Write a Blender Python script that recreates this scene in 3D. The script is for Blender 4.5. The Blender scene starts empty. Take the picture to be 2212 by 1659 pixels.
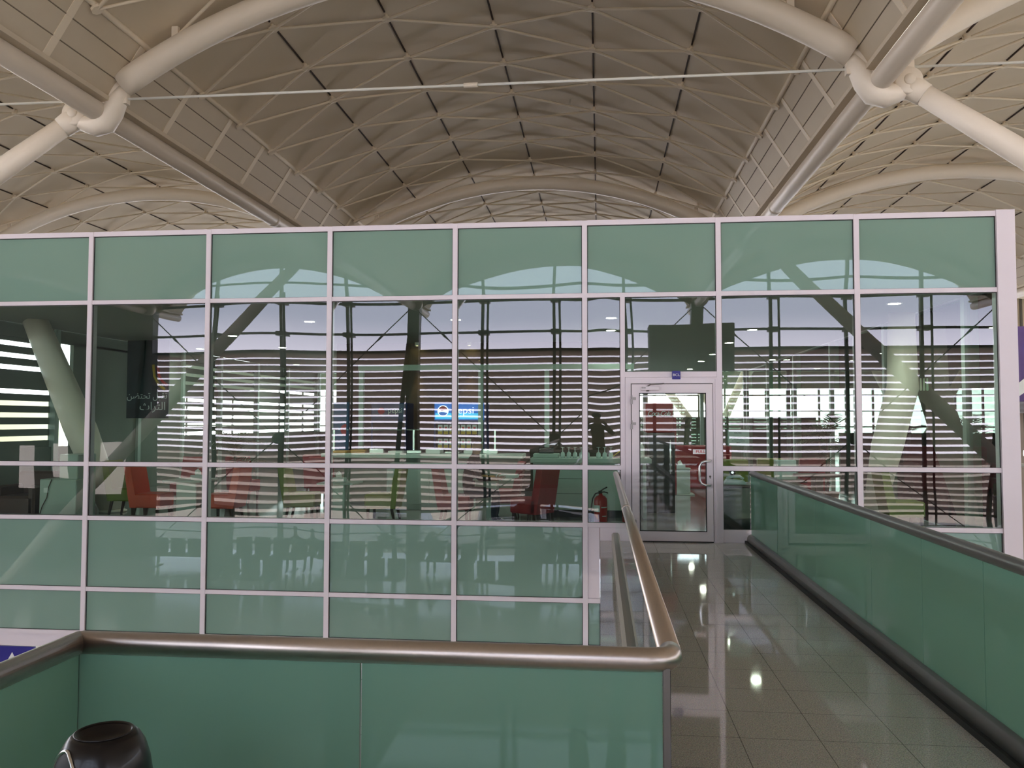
import bpy, bmesh, math, random
from mathutils import Vector, Matrix
random.seed(7)
PI = math.pi
sc = bpy.context.scene
COL = sc.collection

# ------------------------------------------------------------------ camera
cam_d = bpy.data.cameras.new('camera')
cam_d.sensor_width = 36.0
cam_d.lens = 36.0 * 1799.0 / 2212.0
cam_d.clip_start = 0.03
cam_d.clip_end = 500
cam = bpy.data.objects.new('camera', cam_d)
COL.objects.link(cam)
yaw, pitch, roll = 0.1048, 0.0439, 0.0013
fw = Vector((-math.sin(yaw) * math.cos(pitch), math.cos(yaw) * math.cos(pitch), math.sin(pitch)))
rt = Vector((math.cos(yaw), math.sin(yaw), 0))
up = rt.cross(fw)
r2 = rt * math.cos(roll) + up * math.sin(roll)
u2 = -rt * math.sin(roll) + up * math.cos(roll)
mw = Matrix((r2, u2, -fw)).transposed().to_4x4()
mw.translation = Vector((0, 0, 1.56))
cam.matrix_world = mw
sc.camera = cam

# ------------------------------------------------------------------ world, sun, exposure
sc.view_settings.view_transform = 'Standard'
sc.view_settings.look = 'None'
sc.view_settings.gamma = 1.0
sc.view_settings.use_curve_mapping = False
sc.view_settings.exposure = 2.5
sc.cycles.use_denoising = True
sc.cycles.max_bounces = 10
sc.cycles.diffuse_bounces = 8
sc.cycles.glossy_bounces = 5
sc.cycles.transparent_max_bounces = 24
sc.cycles.sample_clamp_indirect = 6.0
sc.cycles.caustics_reflective = False
sc.cycles.caustics_refractive = False
W = bpy.data.worlds.new('sky')
sc.world = W
W.use_nodes = True
nt = W.node_tree
nt.nodes.clear()
wo = nt.nodes.new('ShaderNodeOutputWorld')
bg = nt.nodes.new('ShaderNodeBackground')
tc = nt.nodes.new('ShaderNodeTexCoord')
sx = nt.nodes.new('ShaderNodeSeparateXYZ')
rp = nt.nodes.new('ShaderNodeValToRGB')
nt.links.new(tc.outputs['Generated'], sx.inputs[0])
nt.links.new(sx.outputs['Z'], rp.inputs[0])
els = rp.color_ramp.elements
els[0].position = 0.0; els[0].color = (0.98, 0.94, 1.0, 1)
els[1].position = 0.6; els[1].color = (0.30, 0.36, 0.47, 1)
e = els.new(0.075); e.color = (0.80, 0.78, 0.86, 1)
e = els.new(0.12); e.color = (0.42, 0.455, 0.54, 1)
e = els.new(0.3); e.color = (0.34, 0.38, 0.47, 1)
nt.links.new(rp.outputs[0], bg.inputs[0])
bg.inputs[1].default_value = 1.75
nt.links.new(bg.outputs[0], wo.inputs[0])
sd = bpy.data.lights.new('sun', 'SUN')
sd.energy = 5.0; sd.angle = math.radians(2); sd.color = (1.0, 0.93, 0.84)
so = bpy.data.objects.new('sun', sd); COL.objects.link(so)
so.rotation_euler = (math.radians(-54), math.radians(10), 0)   # from beyond the hall, high: the hall side stays in its own shade

# ------------------------------------------------------------------ materials
MT = {}
def mat(name, col, rough=0.5, metal=0.0, spec=0.5, emit=None, es=0.0, noise=None, bump=None, coat=0.0):
    m = bpy.data.materials.new(name); m.use_nodes = True
    n = m.node_tree.nodes; l = m.node_tree.links
    b = n['Principled BSDF']
    b.inputs['Base Color'].default_value = (*col, 1)
    b.inputs['Roughness'].default_value = rough
    b.inputs['Metallic'].default_value = metal
    b.inputs['Specular IOR Level'].default_value = spec
    b.inputs['Coat Weight'].default_value = coat
    if emit:
        b.inputs['Emission Color'].default_value = (*emit, 1); b.inputs['Emission Strength'].default_value = es
    if noise:   # (scale, amount)
        t = n.new('ShaderNodeTexCoord'); nz = n.new('ShaderNodeTexNoise'); nz.inputs['Scale'].default_value = noise[0]
        nz.inputs['Detail'].default_value = 6
        mx = n.new('ShaderNodeMix'); mx.data_type = 'RGBA'
        a = noise[1]
        mx.inputs[6].default_value = (*[max(0, c * (1 - a)) for c in col], 1)
        mx.inputs[7].default_value = (*[min(1, c * (1 + a)) for c in col], 1)
        l.new(t.outputs['Object'], nz.inputs['Vector']); l.new(nz.outputs['Fac'], mx.inputs[0]); l.new(mx.outputs[2], b.inputs['Base Color'])
    if bump:
        t = n.new('ShaderNodeTexCoord'); nz = n.new('ShaderNodeTexNoise'); nz.inputs['Scale'].default_value = bump[0]
        bp = n.new('ShaderNodeBump'); bp.inputs['Strength'].default_value = bump[1]; bp.inputs['Distance'].default_value = bump[2]
        l.new(t.outputs['Object'], nz.inputs['Vector']); l.new(nz.outputs['Fac'], bp.inputs['Height']); l.new(bp.outputs[0], b.inputs['Normal'])
    MT[name] = m
    return m

def glassmat(name, tint, gloss, fac, fres=1.5, body=None, bodyfac=0.0):
    """thin sheet: tinted see-through (or a body colour) under a mirror-like coat"""
    m = bpy.data.materials.new(name); m.use_nodes = True
    n = m.node_tree.nodes; l = m.node_tree.links; n.clear()
    out = n.new('ShaderNodeOutputMaterial')
    if tint is not None:
        base = n.new('ShaderNodeBsdfTransparent'); base.inputs[0].default_value = (*tint, 1)
        if body is not None:
            d = n.new('ShaderNodeBsdfDiffuse'); d.inputs[0].default_value = (*body, 1)
            mm = n.new('ShaderNodeMixShader'); mm.inputs[0].default_value = bodyfac
            l.new(base.outputs[0], mm.inputs[1]); l.new(d.outputs[0], mm.inputs[2]); base = mm
    else:
        base = n.new('ShaderNodeBsdfDiffuse'); base.inputs[0].default_value = (*body, 1)
    g = n.new('ShaderNodeBsdfGlossy'); g.inputs['Color'].default_value = (*gloss, 1); g.inputs['Roughness'].default_value = 0.0
    if fac <= 0:
        l.new(base.outputs[0], out.inputs[0]); MT[name] = m; return m
    fr = n.new('ShaderNodeFresnel'); fr.inputs[0].default_value = fres
    ad = n.new('ShaderNodeMath'); ad.operation = 'ADD'; ad.use_clamp = True; ad.inputs[1].default_value = fac
    mx = n.new('ShaderNodeMixShader')
    l.new(fr.outputs[0], ad.inputs[0]); l.new(ad.outputs[0], mx.inputs[0])
    l.new(base.outputs[0], mx.inputs[1]); l.new(g.outputs[0], mx.inputs[2]); l.new(mx.outputs[0], out.inputs[0])
    MT[name] = m
    return m

mat('frame_white', (0.80, 0.74, 0.80), 0.35, 0.0, 0.4)
mat('gasket', (0.02, 0.02, 0.022), 0.6)
glassmat('pane_front', (0.70, 0.86, 0.76), (0.95, 0.92, 1.0), 0.035)
glassmat('pane_back', (0.97, 0.99, 0.97), (1, 1, 1), 0.0)
glassmat('spandrel', None, (0.9, 0.95, 1.0), 0.025, 1.45, (0.215, 0.35, 0.29))
glassmat('rail_glass', None, (0.9, 1.0, 0.97), 0.015, 1.42, (0.19, 0.37, 0.28))
glassmat('rail_glass_clear', (0.86, 0.94, 0.9), (0.95, 1.0, 0.98), 0.03)
glassmat('inner_glass', (0.95, 0.985, 0.965), (0.9, 1.0, 0.95), 0.03)
mat('glass_edge', (0.05, 0.25, 0.18), 0.2)
mat('steel', (0.62, 0.55, 0.51), 0.33, 1.0, noise=(90, 0.06))
mat('steel_dark', (0.24, 0.225, 0.215), 0.38, 0.8)
mat('steel_bright', (0.75, 0.76, 0.78), 0.2, 1.0)
mat('black_rubber', (0.012, 0.011, 0.011), 0.6)
mat('vault_panel', (0.67, 0.585, 0.45), 0.75, noise=(0.35, 0.05))
mat('vault_edge', (0.60, 0.525, 0.41), 0.7, noise=(3.0, 0.04))
mat('rib_paint', (0.78, 0.695, 0.56), 0.6)
mat('soft_seam', (0.24, 0.20, 0.15), 0.8)
mat('slot', (0.05, 0.03, 0.02), 0.9)
mat('tube_paint', (0.84, 0.77, 0.665), 0.42, spec=0.4)
mat('beam_paint', (0.60, 0.53, 0.44), 0.4, spec=0.45)
mat('rod_paint', (0.85, 0.87, 0.84), 0.35)
mat('louvre', (0.74, 0.61, 0.52), 0.55)
mat('facade_steel', (0.12, 0.115, 0.10), 0.5)
mat('dark_wall', (0.11, 0.13, 0.11), 0.7)
mat('inner_wall', (0.16, 0.20, 0.165), 0.7)
mat('green_mullion', (0.36, 0.46, 0.41), 0.45)
mat('cafe_ceiling', (0.34, 0.36, 0.32), 0.7)
mat('brown_wall', (0.085, 0.06, 0.045), 0.6)
mat('white_laminate', (0.46, 0.55, 0.50), 0.3)
mat('white_box', (0.8, 0.84, 0.82), 0.5)
mat('red_leather', (0.30, 0.012, 0.018), 0.38)
mat('orange_leather', (0.72, 0.075, 0.03), 0.38)
mat('olive_leather', (0.20, 0.235, 0.035), 0.42)
mat('dark_wood', (0.035, 0.018, 0.012), 0.4)
mat('brown_leather', (0.06, 0.03, 0.024), 0.45)
mat('black_plastic', (0.012, 0.011, 0.012), 0.25, coat=0.3)
mat('black_gloss', (0.006, 0.005, 0.006), 0.3, spec=0.35, coat=0.12)
mat('coke_red', (0.24, 0.012, 0.014), 0.35)
mat('ink_red', (0.55, 0.02, 0.03), 0.5)
mat('pepsi_blue', (0.01, 0.12, 0.5), 0.3, emit=(0.01, 0.16, 0.7), es=0.12)
mat('pepsi_cyan', (0.02, 0.4, 0.8), 0.3, emit=(0.03, 0.45, 0.85), es=0.2)
mat('banner_blue', (0.02, 0.13, 0.3), 0.4)
mat('partition', (0.36, 0.30, 0.24), 0.6)
mat('hinge_grey', (0.45, 0.43, 0.45), 0.5)
mat('shoe_tan', (0.42, 0.385, 0.33), 0.4)
mat('navy', (0.01, 0.03, 0.14), 0.3)
mat('sign_blue', (0.015, 0.012, 0.24), 0.4)
mat('lit_white', (0.9, 0.95, 1.0), 0.4, emit=(0.9, 0.95, 1.0), es=0.25)
mat('text_white', (0.85, 0.87, 0.88), 0.5)
mat('text_black', (0.02, 0.02, 0.02), 0.5)
mat('paper', (0.62, 0.74, 0.74), 0.6)
mat('lamp', (1, 1, 1), 0.5, emit=(1.0, 0.97, 0.86), es=14.0)
mat('lamp_warm', (1, 1, 1), 0.5, emit=(1.0, 0.72, 0.28), es=6.0)
mat('lamp_ring', (0.8, 0.8, 0.78), 0.4)
mat('ext_red', (0.40, 0.012, 0.015), 0.3)
mat('jeans', (0.018, 0.032, 0.048), 0.8)
mat('black_cloth', (0.012, 0.011, 0.016), 0.8)
mat('brown_cloth', (0.16, 0.09, 0.055), 0.8)
mat('skin', (0.42, 0.24, 0.17), 0.5)
mat('hair', (0.012, 0.009, 0.008), 0.6)
mat('leaf', (0.035, 0.075, 0.022), 0.5)
mat('bark', (0.06, 0.045, 0.03), 0.8)
mat('terracotta', (0.12, 0.09, 0.07), 0.7)
mat('bread', (0.55, 0.30, 0.08), 0.7)
mat('yellow', (0.65, 0.45, 0.03), 0.5)
mat('poster_dark', (0.015, 0.035, 0.045), 0.4, noise=(1.6, 0.9))
mat('poster_purple', (0.10, 0.05, 0.22), 0.5, noise=(1.2, 0.7))
mat('glassware', (0.7, 0.8, 0.78), 0.1)
mat('van_white', (0.75, 0.76, 0.76), 0.4)
mat('slab', (0.30, 0.30, 0.29), 0.6)
mat('apron', (0.42, 0.345, 0.265), 0.9, noise=(0.08, 0.12))
mat('seat_grey', (0.05, 0.055, 0.06), 0.5)
mat('pier', (0.10, 0.115, 0.10), 0.6)
mat('blind', (0.86, 0.80, 0.72), 0.6, emit=(0.9, 0.82, 0.72), es=0.45)  # emission stands in for daylight through the blind

def granite(name, base, x0, y0, pitch, rough, speck=0.5, sp=0.5):
    m = bpy.data.materials.new(name); m.use_nodes = True
    n = m.node_tree.nodes; l = m.node_tree.links; b = n['Principled BSDF']
    b.inputs['Roughness'].default_value = rough
    b.inputs['Specular IOR Level'].default_value = sp
    tcn = n.new('ShaderNodeTexCoord')
    nz = n.new('ShaderNodeTexNoise'); nz.inputs['Scale'].default_value = 160; nz.inputs['Detail'].default_value = 4
    nz2 = n.new('ShaderNodeTexVoronoi'); nz2.inputs['Scale'].default_value = 190
    l.new(tcn.outputs['Object'], nz.inputs['Vector']); l.new(tcn.outputs['Object'], nz2.inputs['Vector'])
    cr = n.new('ShaderNodeValToRGB')
    cr.color_ramp.elements[0].position = 0.35; cr.color_ramp.elements[1].position = 0.68
    cr.color_ramp.elements[0].color = (*[c * (1 - speck) for c in base], 1)
    cr.color_ramp.elements[1].color = (*[min(1, c * (1 + speck)) for c in base], 1)
    l.new(nz.outputs['Fac'], cr.inputs[0])
    m1 = n.new('ShaderNodeMix'); m1.data_type = 'RGBA'; m1.inputs[0].default_value = 0.25
    l.new(cr.outputs[0], m1.inputs[6]); l.new(nz2.outputs['Color'], m1.inputs[7])
    hs = n.new('ShaderNodeHueSaturation'); hs.inputs['Saturation'].default_value = 0.35
    l.new(m1.outputs[2], hs.inputs['Color'])
    gm = n.new('ShaderNodeMix'); gm.data_type = 'RGBA'; gm.blend_type = 'MULTIPLY'; gm.inputs[0].default_value = 1
    l.new(hs.outputs[0], gm.inputs[6])
    s = n.new('ShaderNodeSeparateXYZ'); l.new(tcn.outputs['Object'], s.inputs[0])
    prev = None
    for ax, o in (('X', x0), ('Y', y0)):
        a = n.new('ShaderNodeMath'); a.operation = 'SUBTRACT'; a.inputs[1].default_value = o - pitch * 100
        l.new(s.outputs[ax], a.inputs[0])
        d = n.new('ShaderNodeMath'); d.operation = 'DIVIDE'; d.inputs[1].default_value = pitch; l.new(a.outputs[0], d.inputs[0])
        f = n.new('ShaderNodeMath'); f.operation = 'FRACT'; l.new(d.outputs[0], f.inputs[0])
        g = n.new('ShaderNodeMath'); g.operation = 'LESS_THAN'; g.inputs[1].default_value = 0.009; l.new(f.outputs[0], g.inputs[0])
        if prev is None: prev = g
        else:
            mxm = n.new('ShaderNodeMath'); mxm.operation = 'MAXIMUM'; l.new(prev.outputs[0], mxm.inputs[0]); l.new(g.outputs[0], mxm.inputs[1]); prev = mxm
    jm = n.new('ShaderNodeMix'); jm.data_type = 'RGBA'; jm.inputs[6].default_value = (1, 1, 1, 1); jm.inputs[7].default_value = (0.25, 0.25, 0.25, 1)
    l.new(prev.outputs[0], jm.inputs[0]); l.new(jm.outputs[2], gm.inputs[7])
    l.new(gm.outputs[2], b.inputs['Base Color'])
    MT[name] = m
granite('granite', (0.60, 0.58, 0.51), 0.295, 4.27, 0.385, 0.045, 0.45, 0.75)
granite('granite_dark', (0.10, 0.105, 0.095), 0.2, 0.0, 0.6, 0.09, 0.3, 0.5)
granite('granite_lower', (0.62, 0.60, 0.56), 0.2, 0.0, 0.9, 0.12, 0.2, 0.6)

# ------------------------------------------------------------------ mesh builder
class MB:
    def __init__(self): self.v = []; self.f = []; self.m = []; self.s = []
    def add(self, vs, fs, mi=0, smooth=False):
        o = len(self.v); self.v += [tuple(p) for p in vs]
        for f in fs: self.f.append([i + o for i in f]); self.m.append(mi); self.s.append(smooth)
        return self
    def box(self, a, b, mi=0, mtx=None):
        x0, y0, z0 = a; x1, y1, z1 = b
        if x0 > x1: x0, x1 = x1, x0
        if y0 > y1: y0, y1 = y1, y0
        if z0 > z1: z0, z1 = z1, z0
        vs = [Vector(p) for p in ((x0, y0, z0), (x1, y0, z0), (x1, y1, z0), (x0, y1, z0), (x0, y0, z1), (x1, y0, z1), (x1, y1, z1), (x0, y1, z1))]
        if mtx: vs = [mtx @ p for p in vs]
        return self.add(vs, [(0, 3, 2, 1), (4, 5, 6, 7), (0, 1, 5, 4), (1, 2, 6, 5), (2, 3, 7, 6), (3, 0, 4, 7)], mi)
    def bbox(self, a, b, r=0.01, mi=0):
        """box with chamfered vertical and horizontal edges"""
        x0, y0, z0 = a; x1, y1, z1 = b
        pr = [(x0 + r, y0), (x1 - r, y0), (x1, y0 + r), (x1, y1 - r), (x1 - r, y1), (x0 + r, y1), (x0, y1 - r), (x0, y0 + r)]
        cx, cy = (x0 + x1) / 2, (y0 + y1) / 2
        def ins(p):
            return (p[0] + (r if p[0] < cx else -r) * 0.7, p[1] + (r if p[1] < cy else -r) * 0.7)
        rings = [[(*ins(p), z0) for p in pr], [(*p, z0 + r) for p in pr], [(*p, z1 - r) for p in pr], [(*ins(p), z1) for p in pr]]
        vs = [p for rg in rings for p in rg]; fs = []
        for k in range(3):
            for i in range(8): j = (i + 1) % 8; fs.append((k * 8 + i, k * 8 + j, k * 8 + 8 + j, k * 8 + 8 + i))
        fs.append(tuple(reversed(range(8)))); fs.append(tuple(range(24, 32)))
        return self.add(vs, fs, mi, False)
    def tube(self, pts, r, n=12, mi=0, caps=True, smooth=True, squash=1.0):
        pts = [Vector(p) for p in pts]
        rs = r if isinstance(r, (list, tuple)) else [r] * len(pts)
        vs = []; fs = []
        t0 = (pts[1] - pts[0]).normalized()
        ref = Vector((0, 0, 1)) if abs(t0.z) < 0.95 else Vector((1, 0, 0))
        nrm = t0.cross(ref).normalized()
        for i, p in enumerate(pts):
            if i == 0: t = pts[1] - pts[0]
            elif i == len(pts) - 1: t = pts[-1] - pts[-2]
            else: t = (pts[i + 1] - pts[i]).normalized() + (pts[i] - pts[i - 1]).normalized()
            t = t.normalized()
            nrm = (nrm - t * nrm.dot(t)).normalized(); bn = t.cross(nrm)
            k = 1.0
            if 0 < i < len(pts) - 1:
                k = 1.0 / max(0.5, t.dot((pts[i] - pts[i - 1]).normalized()))
            for a in range(n):
                an = 2 * PI * a / n
                vs.append(p + (nrm * math.cos(an) * k + bn * math.sin(an) * squash) * rs[i])
        for i in range(len(pts) - 1):
            for a in range(n):
                b = (a + 1) % n
                fs.append((i * n + a, i * n + b, (i + 1) * n + b, (i + 1) * n + a))
        self.add(vs, fs, mi, smooth)
        if caps:
            self.add(vs[:n], [tuple(reversed(range(n)))], mi); self.add(vs[-n:], [tuple(range(n))], mi)
        return self
    def lathe(self, prof, c=(0, 0, 0), n=24, mi=0, smooth=True, axis=None, cap=True):
        vs = []; fs = []
        for (r, z) in prof:
            for a in range(n):
                an = 2 * PI * a / n
                vs.append(Vector((r * math.cos(an), r * math.sin(an), z)))
        if axis is not None:
            q = Vector((0, 0, 1)).rotation_difference(Vector(axis).normalized()).to_matrix()
            vs = [q @ p for p in vs]
        vs = [p + Vector(c) for p in vs]
        for i in range(len(prof) - 1):
            for a in range(n):
                b = (a + 1) % n
                fs.append((i * n + a, i * n + b, (i + 1) * n + b, (i + 1) * n + a))
        if cap and prof[0][0] > 1e-5: fs.append(tuple(reversed(range(n))))
        if cap and prof[-1][0] > 1e-5: fs.append(tuple(range((len(prof) - 1) * n, len(prof) * n)))
        return self.add(vs, fs, mi, smooth)
    def prism(self, poly, a, b, plane='XZ', mi=0, smooth=False):
        """poly in plane, extruded along the third axis from a to b"""
        def P(u, v, w): return {'XZ': (u, w, v), 'YZ': (w, u, v), 'XY': (u, v, w)}[plane]
        n = len(poly)
        vs = [P(u, v, a) for u, v in poly] + [P(u, v, b) for u, v in poly]
        fs = [tuple(range(n)), tuple(reversed(range(n, 2 * n)))]
        self.add(vs, fs, mi)
        vs2 = vs; fs2 = [(i, i + n, (i + 1) % n + n, (i + 1) % n) for i in range(n)]
        return self.add(vs2, fs2, mi, smooth)
    def build(self, name, mats, parent=None, local=False, label=None):
        if isinstance(mats, str): mats = [mats]
        off = Vector((0, 0, 0))
        if parent is not None and not local:
            p = parent
            while p is not None: off += p.location; p = p.parent
        me = bpy.data.meshes.new(name)
        me.from_pydata([tuple(Vector(p) - off) for p in self.v], [], self.f)
        for m in mats: me.materials.append(MT[m])
        me.polygons.foreach_set('material_index', self.m)
        me.polygons.foreach_set('use_smooth', self.s)
        bm = bmesh.new(); bm.from_mesh(me)
        bmesh.ops.remove_doubles(bm, verts=bm.verts, dist=1e-5)
        bmesh.ops.recalc_face_normals(bm, faces=bm.faces)
        bm.to_mesh(me); bm.free(); me.update()
        o = bpy.data.objects.new(name, me); COL.objects.link(o)
        if parent is not None: o.parent = parent
        if label: o['label'] = label
        return o

def tag(o, label=None, cat=None, group=None, kind=None):
    if label: o['label'] = label
    if cat: o['category'] = cat
    if group: o['group'] = group
    if kind: o['kind'] = kind
    return o
def thing(name, loc, label, cat, group=None, kind=None):
    o = bpy.data.objects.new(name, None); o.empty_display_size = 0.1; COL.objects.link(o); o.location = loc
    return tag(o, label, cat, group, kind)
def dup(root, loc=None, rz=0.0, label=None, scale=None):
    c = root.copy(); COL.objects.link(c)
    if loc is not None: c.location = loc
    c.rotation_euler = (0, 0, rz)
    if scale: c.scale = scale
    if label: c['label'] = label
    for ch in list(root.children):
        d = ch.copy(); COL.objects.link(d); d.parent = c
        for g in list(ch.children):
            q = g.copy(); COL.objects.link(q); q.parent = d
    return c
def text(name, s, size, loc, rot, m, parent, ext=0.002, shear=0.0, align='CENTER', xs=1.0, spacing=1.0):
    cu = bpy.data.curves.new(name, 'FONT'); cu.body = s; cu.size = size; cu.extrude = ext; cu.shear = shear
    cu.align_x = align; cu.align_y = 'CENTER'; cu.space_character = spacing
    cu.materials.append(MT[m])
    tmp = bpy.data.objects.new(name, cu); COL.objects.link(tmp)
    bpy.context.view_layer.update()
    me = bpy.data.meshes.new_from_object(tmp.evaluated_get(bpy.context.evaluated_depsgraph_get()))
    bpy.data.objects.remove(tmp); me.name = name
    if not me.materials: me.materials.append(MT[m])
    o = bpy.data.objects.new(name, me); COL.objects.link(o)
    off = Vector((0, 0, 0)); p = parent
    while p is not None: off += p.location; p = p.parent
    o.location = Vector(loc) - off; o.rotation_euler = rot; o.scale = (xs, 1, 1)
    o.parent = parent
    return o
FRONT = (PI / 2, 0, 0)      # text facing -Y

# ------------------------------------------------------------------ constants of the hall
CX, BAY, SY = -1.82, 11.2, 11.3
ROWS = [-11.0, 0.3, 11.6, 22.9, 34.2, 45.5]
WALL = 11.0
XM = [-7.127 + 1.7338 * c for c in range(-1, 8)]      # mullion centres
ZT = [4.179, 3.212, 0.949, 0.201, -0.778, -1.38]       # transom centres
LOW = -4.1

# ------------------------------------------------------------------ ceiling: barrel vaults with rib lattice
R_S, APEX = 9.89, 8.52
YA, YB = -13.2, 47.0
def vp(s, dr=0.0):
    t = s / R_S
    return ((R_S + dr) * math.sin(t), APEX - R_S + (R_S + dr) * math.cos(t))
S_COL = [-5.2, -3.466, -1.733, 0.0, 1.733, 3.466, 5.2]
for bi, n in enumerate((-2, -1, 0, 1, 2)):
    cx = CX + BAY * n
    names = {-2: 'outermost vaulted ceiling bay on the far left', -1: 'vaulted ceiling bay left of the central one', 0: 'central vaulted ceiling bay above the glass box',
             1: 'vaulted ceiling bay right of the central one', 2: 'outermost vaulted ceiling bay on the far right'}
    root = thing('ceiling', (cx, 0, 0), 'warm white ' + names[n], 'ceiling', None, 'structure')
    m = MB(); NS = 28
    ss = [-5.2 + 10.4 * i / NS for i in range(NS + 1)]
    prof = [vp(s) for s in ss]; prof2 = [vp(s, 0.12) for s in ss]
    poly = [(cx + x, z) for x, z in prof]; poly2 = [(cx + x, z) for x, z in prof2]
    vs = []; fs = []
    for (x, z) in poly: vs += [(x, YA, z), (x, YB, z)]
    k = len(vs)
    for (x, z) in poly2: vs += [(x, YA, z), (x, YB, z)]
    for i in range(NS):
        fs.append((2 * i, 2 * i + 1, 2 * i + 3, 2 * i + 2)); fs.append((k + 2 * i, k + 2 * i + 2, k + 2 * i + 3, k + 2 * i + 1))
    m.add(vs, fs, 0, True)
    m.build('vault_shell', 'vault_panel', root)
    # edge strips with cross bars
    m = MB(); m2 = MB()
    for sg in (-1, 1):
        x0, z0 = vp(sg * 5.2); x1, z1 = sg * 5.50, 6.33
        d = Vector((x1 - x0, 0, z1 - z0)).normalized(); nn = Vector((-d.z * sg, 0, d.x * sg)) * (1 if True else -1)
        if nn.z < 0: nn = -nn
        a = Vector((cx + x0, 0, z0)); b = Vector((cx + x1, 0, z1)); t = nn * 0.06
        vs = []
        for p in (a, b, b + t, a + t): vs += [(p.x, YA, p.z), (p.x, YB, p.z)]
        m.add(vs, [(0, 1, 3, 2), (2, 3, 5, 4), (4, 5, 7, 6), (6, 7, 1, 0)])
        y = YA + 0.6
        while y < YB:
            q0 = a - nn * 0.012; q1 = b - nn * 0.012
            vs = []
            for p in (q0, q1, q1 + t, q0 + t): vs += [(p.x, y, p.z), (p.x, y + 0.13, p.z)]
            m2.add(vs, [(0, 1, 3, 2), (2, 3, 5, 4), (4, 5, 7, 6), (6, 7, 1, 0), (0, 2, 4, 6), (1, 7, 5, 3)])
            y += 1.51
        for fr in (0.33, 0.66):
            p = a.lerp(b, fr) - nn * 0.004
            m2.box((p.x - 0.006, YA, p.z - 0.006), (p.x + 0.006, YB, p.z + 0.006), 1)
        # light cover rail at the upper edge of the strip
        p = a - nn * 0.02
        m2.tube([(p.x, YA, p.z), (p.x, YB, p.z)], 0.045, 6)
    m.build('edge_panel', 'vault_edge', root)
    m2.build('edge_batten', ['rib_paint', 'soft_seam'], root)
    # dark seams between the nodes, ribs and nodes
    ms = MB(); mr = MB(); mn = MB()
    PY = 1.507
    for j, s in enumerate(S_COL):
        y0 = 14.15 if j % 2 == 1 else 14.15 + PY / 2
        if abs(j - 3) % 2 == 0: y0 = 14.15
        else: y0 = 14.15 - PY / 2
        i0 = int(math.ceil((YA - y0) / PY)); i1 = int(math.floor((YB - y0) / PY))
        x, z = vp(s, -0.012); x2, z2 = vp(s, -0.085); ang = s / R_S
        for i in range(i0, i1 + 1):
            y = y0 + i * PY
            rm = Matrix.Translation((cx + x, y, z)) @ Matrix.Rotation(ang, 4, 'Y')
            ms.box((-0.014, 0.11, -0.012), (0.014, PY - 0.11, 0.012), 0, rm)
            rm2 = Matrix.Translation((cx + x2, y, z2)) @ Matrix.Rotation(ang, 4, 'Y')
            mn.lathe([(0.085, -0.02), (0.085, 0.02), (0.03, 0.022), (0.03, 0.085)], (cx + x2, y, z2), 8, 0, False, (math.sin(ang), 0, math.cos(ang)))
            if j < 6:
                xn, zn = vp(S_COL[j + 1], -0.085)
                for dy in (-PY / 2, PY / 2):
                    if YA < y + dy < YB:
                        mr.tube([(cx + x2, y, z2), (cx + xn, y + dy, zn)], 0.026, 5, 0, False, True)
    ms.build('panel_seam', 'slot', root)
    mr.build('lattice_rib', 'rib_paint', root)
    mn.build('lattice_node', 'rib_paint', root)

# small round boss on the left vault
m = MB(); m.lathe([(0.0, -0.07), (0.09, -0.06), (0.115, -0.02), (0.115, 0.0)], (-8.95, 11.05, 7.42), 20, axis=(0.35, 0, 1))
tag(m.build('smoke_detector', 'tube_paint'), 'small round white detector on the ceiling in the top left corner', 'detector')

# valley beams
vnames = {-2: 'long round valley beam at the far left edge of the hall', -1: 'long round valley beam running away left of the central vault', 0: 'long round valley beam running away right of the central vault', 1: 'long round valley beam at the far right edge of the hall'}
XV = {k: CX + BAY * (k + 0.5) for k in (-2, -1, 0, 1)}
for k, xv in XV.items():
    root = thing('roof_beam', (xv, 0, 6.15), 'beige painted ' + vnames[k], 'beam', 'valley beams of the roof')
    m = MB(); m.tube([(xv, YA, 6.15), (xv, YB, 6.15)], 0.15, 24)
    m.build('beam_tube', 'beam_paint', root)
    for y in [r + 6.6 for r in ROWS[:-1]]:
        q = MB(); q.tube([(xv, y - 0.07, 6.15), (xv, y - 0.03, 6.15), (xv, y + 0.03, 6.15), (xv, y + 0.07, 6.15)], [0.153, 0.162, 0.162, 0.153], 24)
        q.build('joint_collar', 'beam_paint', root)
    q = MB(); q.box((xv - 0.2, YA, 6.29), (xv + 0.2, YB, 6.36)); q.build('gutter_plate', 'vault_edge', root)

# arches
R_T, AP_T = 9.55, 8.17
def arch(cx, y, label, s0=0.585):
    root = thing('arch_beam', (cx, y, 6.3), label, 'arch', 'white tubular arches under the vaults')
    n = 40
    def P(t): return Vector((cx + R_T * math.sin(t), y, AP_T - R_T + R_T * math.cos(t)))
    m = MB(); m.tube([P(-s0 + 2 * s0 * i / n) for i in range(n + 1)], 0.185, 22); m.build('arch_tube', 'tube_paint', root)
    for sg in (-1, 1):
        q = MB(); q.tube([P(sg * (s0 - 0.01)), P(sg * (s0 + 0.035)), P(sg * (s0 + 0.04)), P(sg * (s0 + 0.062))], [0.085, 0.085, 0.115, 0.115], 16)
        q.build('end_stub', 'tube_paint', root)
        for fr in (0.83,):
            c = P(sg * s0 * fr) + Vector((0, 0, 0.2))
            b = MB(); b.box((c.x - 0.05, y - 0.03, c.z - 0.06), (c.x + 0.05, y + 0.03, c.z + 0.16)); b.build('fixing_bracket', 'tube_paint', root)
    return root
an = {-1: 'in the bay left of the centre', 0: 'across the central bay', 1: 'in the bay right of the centre', -2: 'in the far left bay', 2: 'in the far right bay'}
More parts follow.
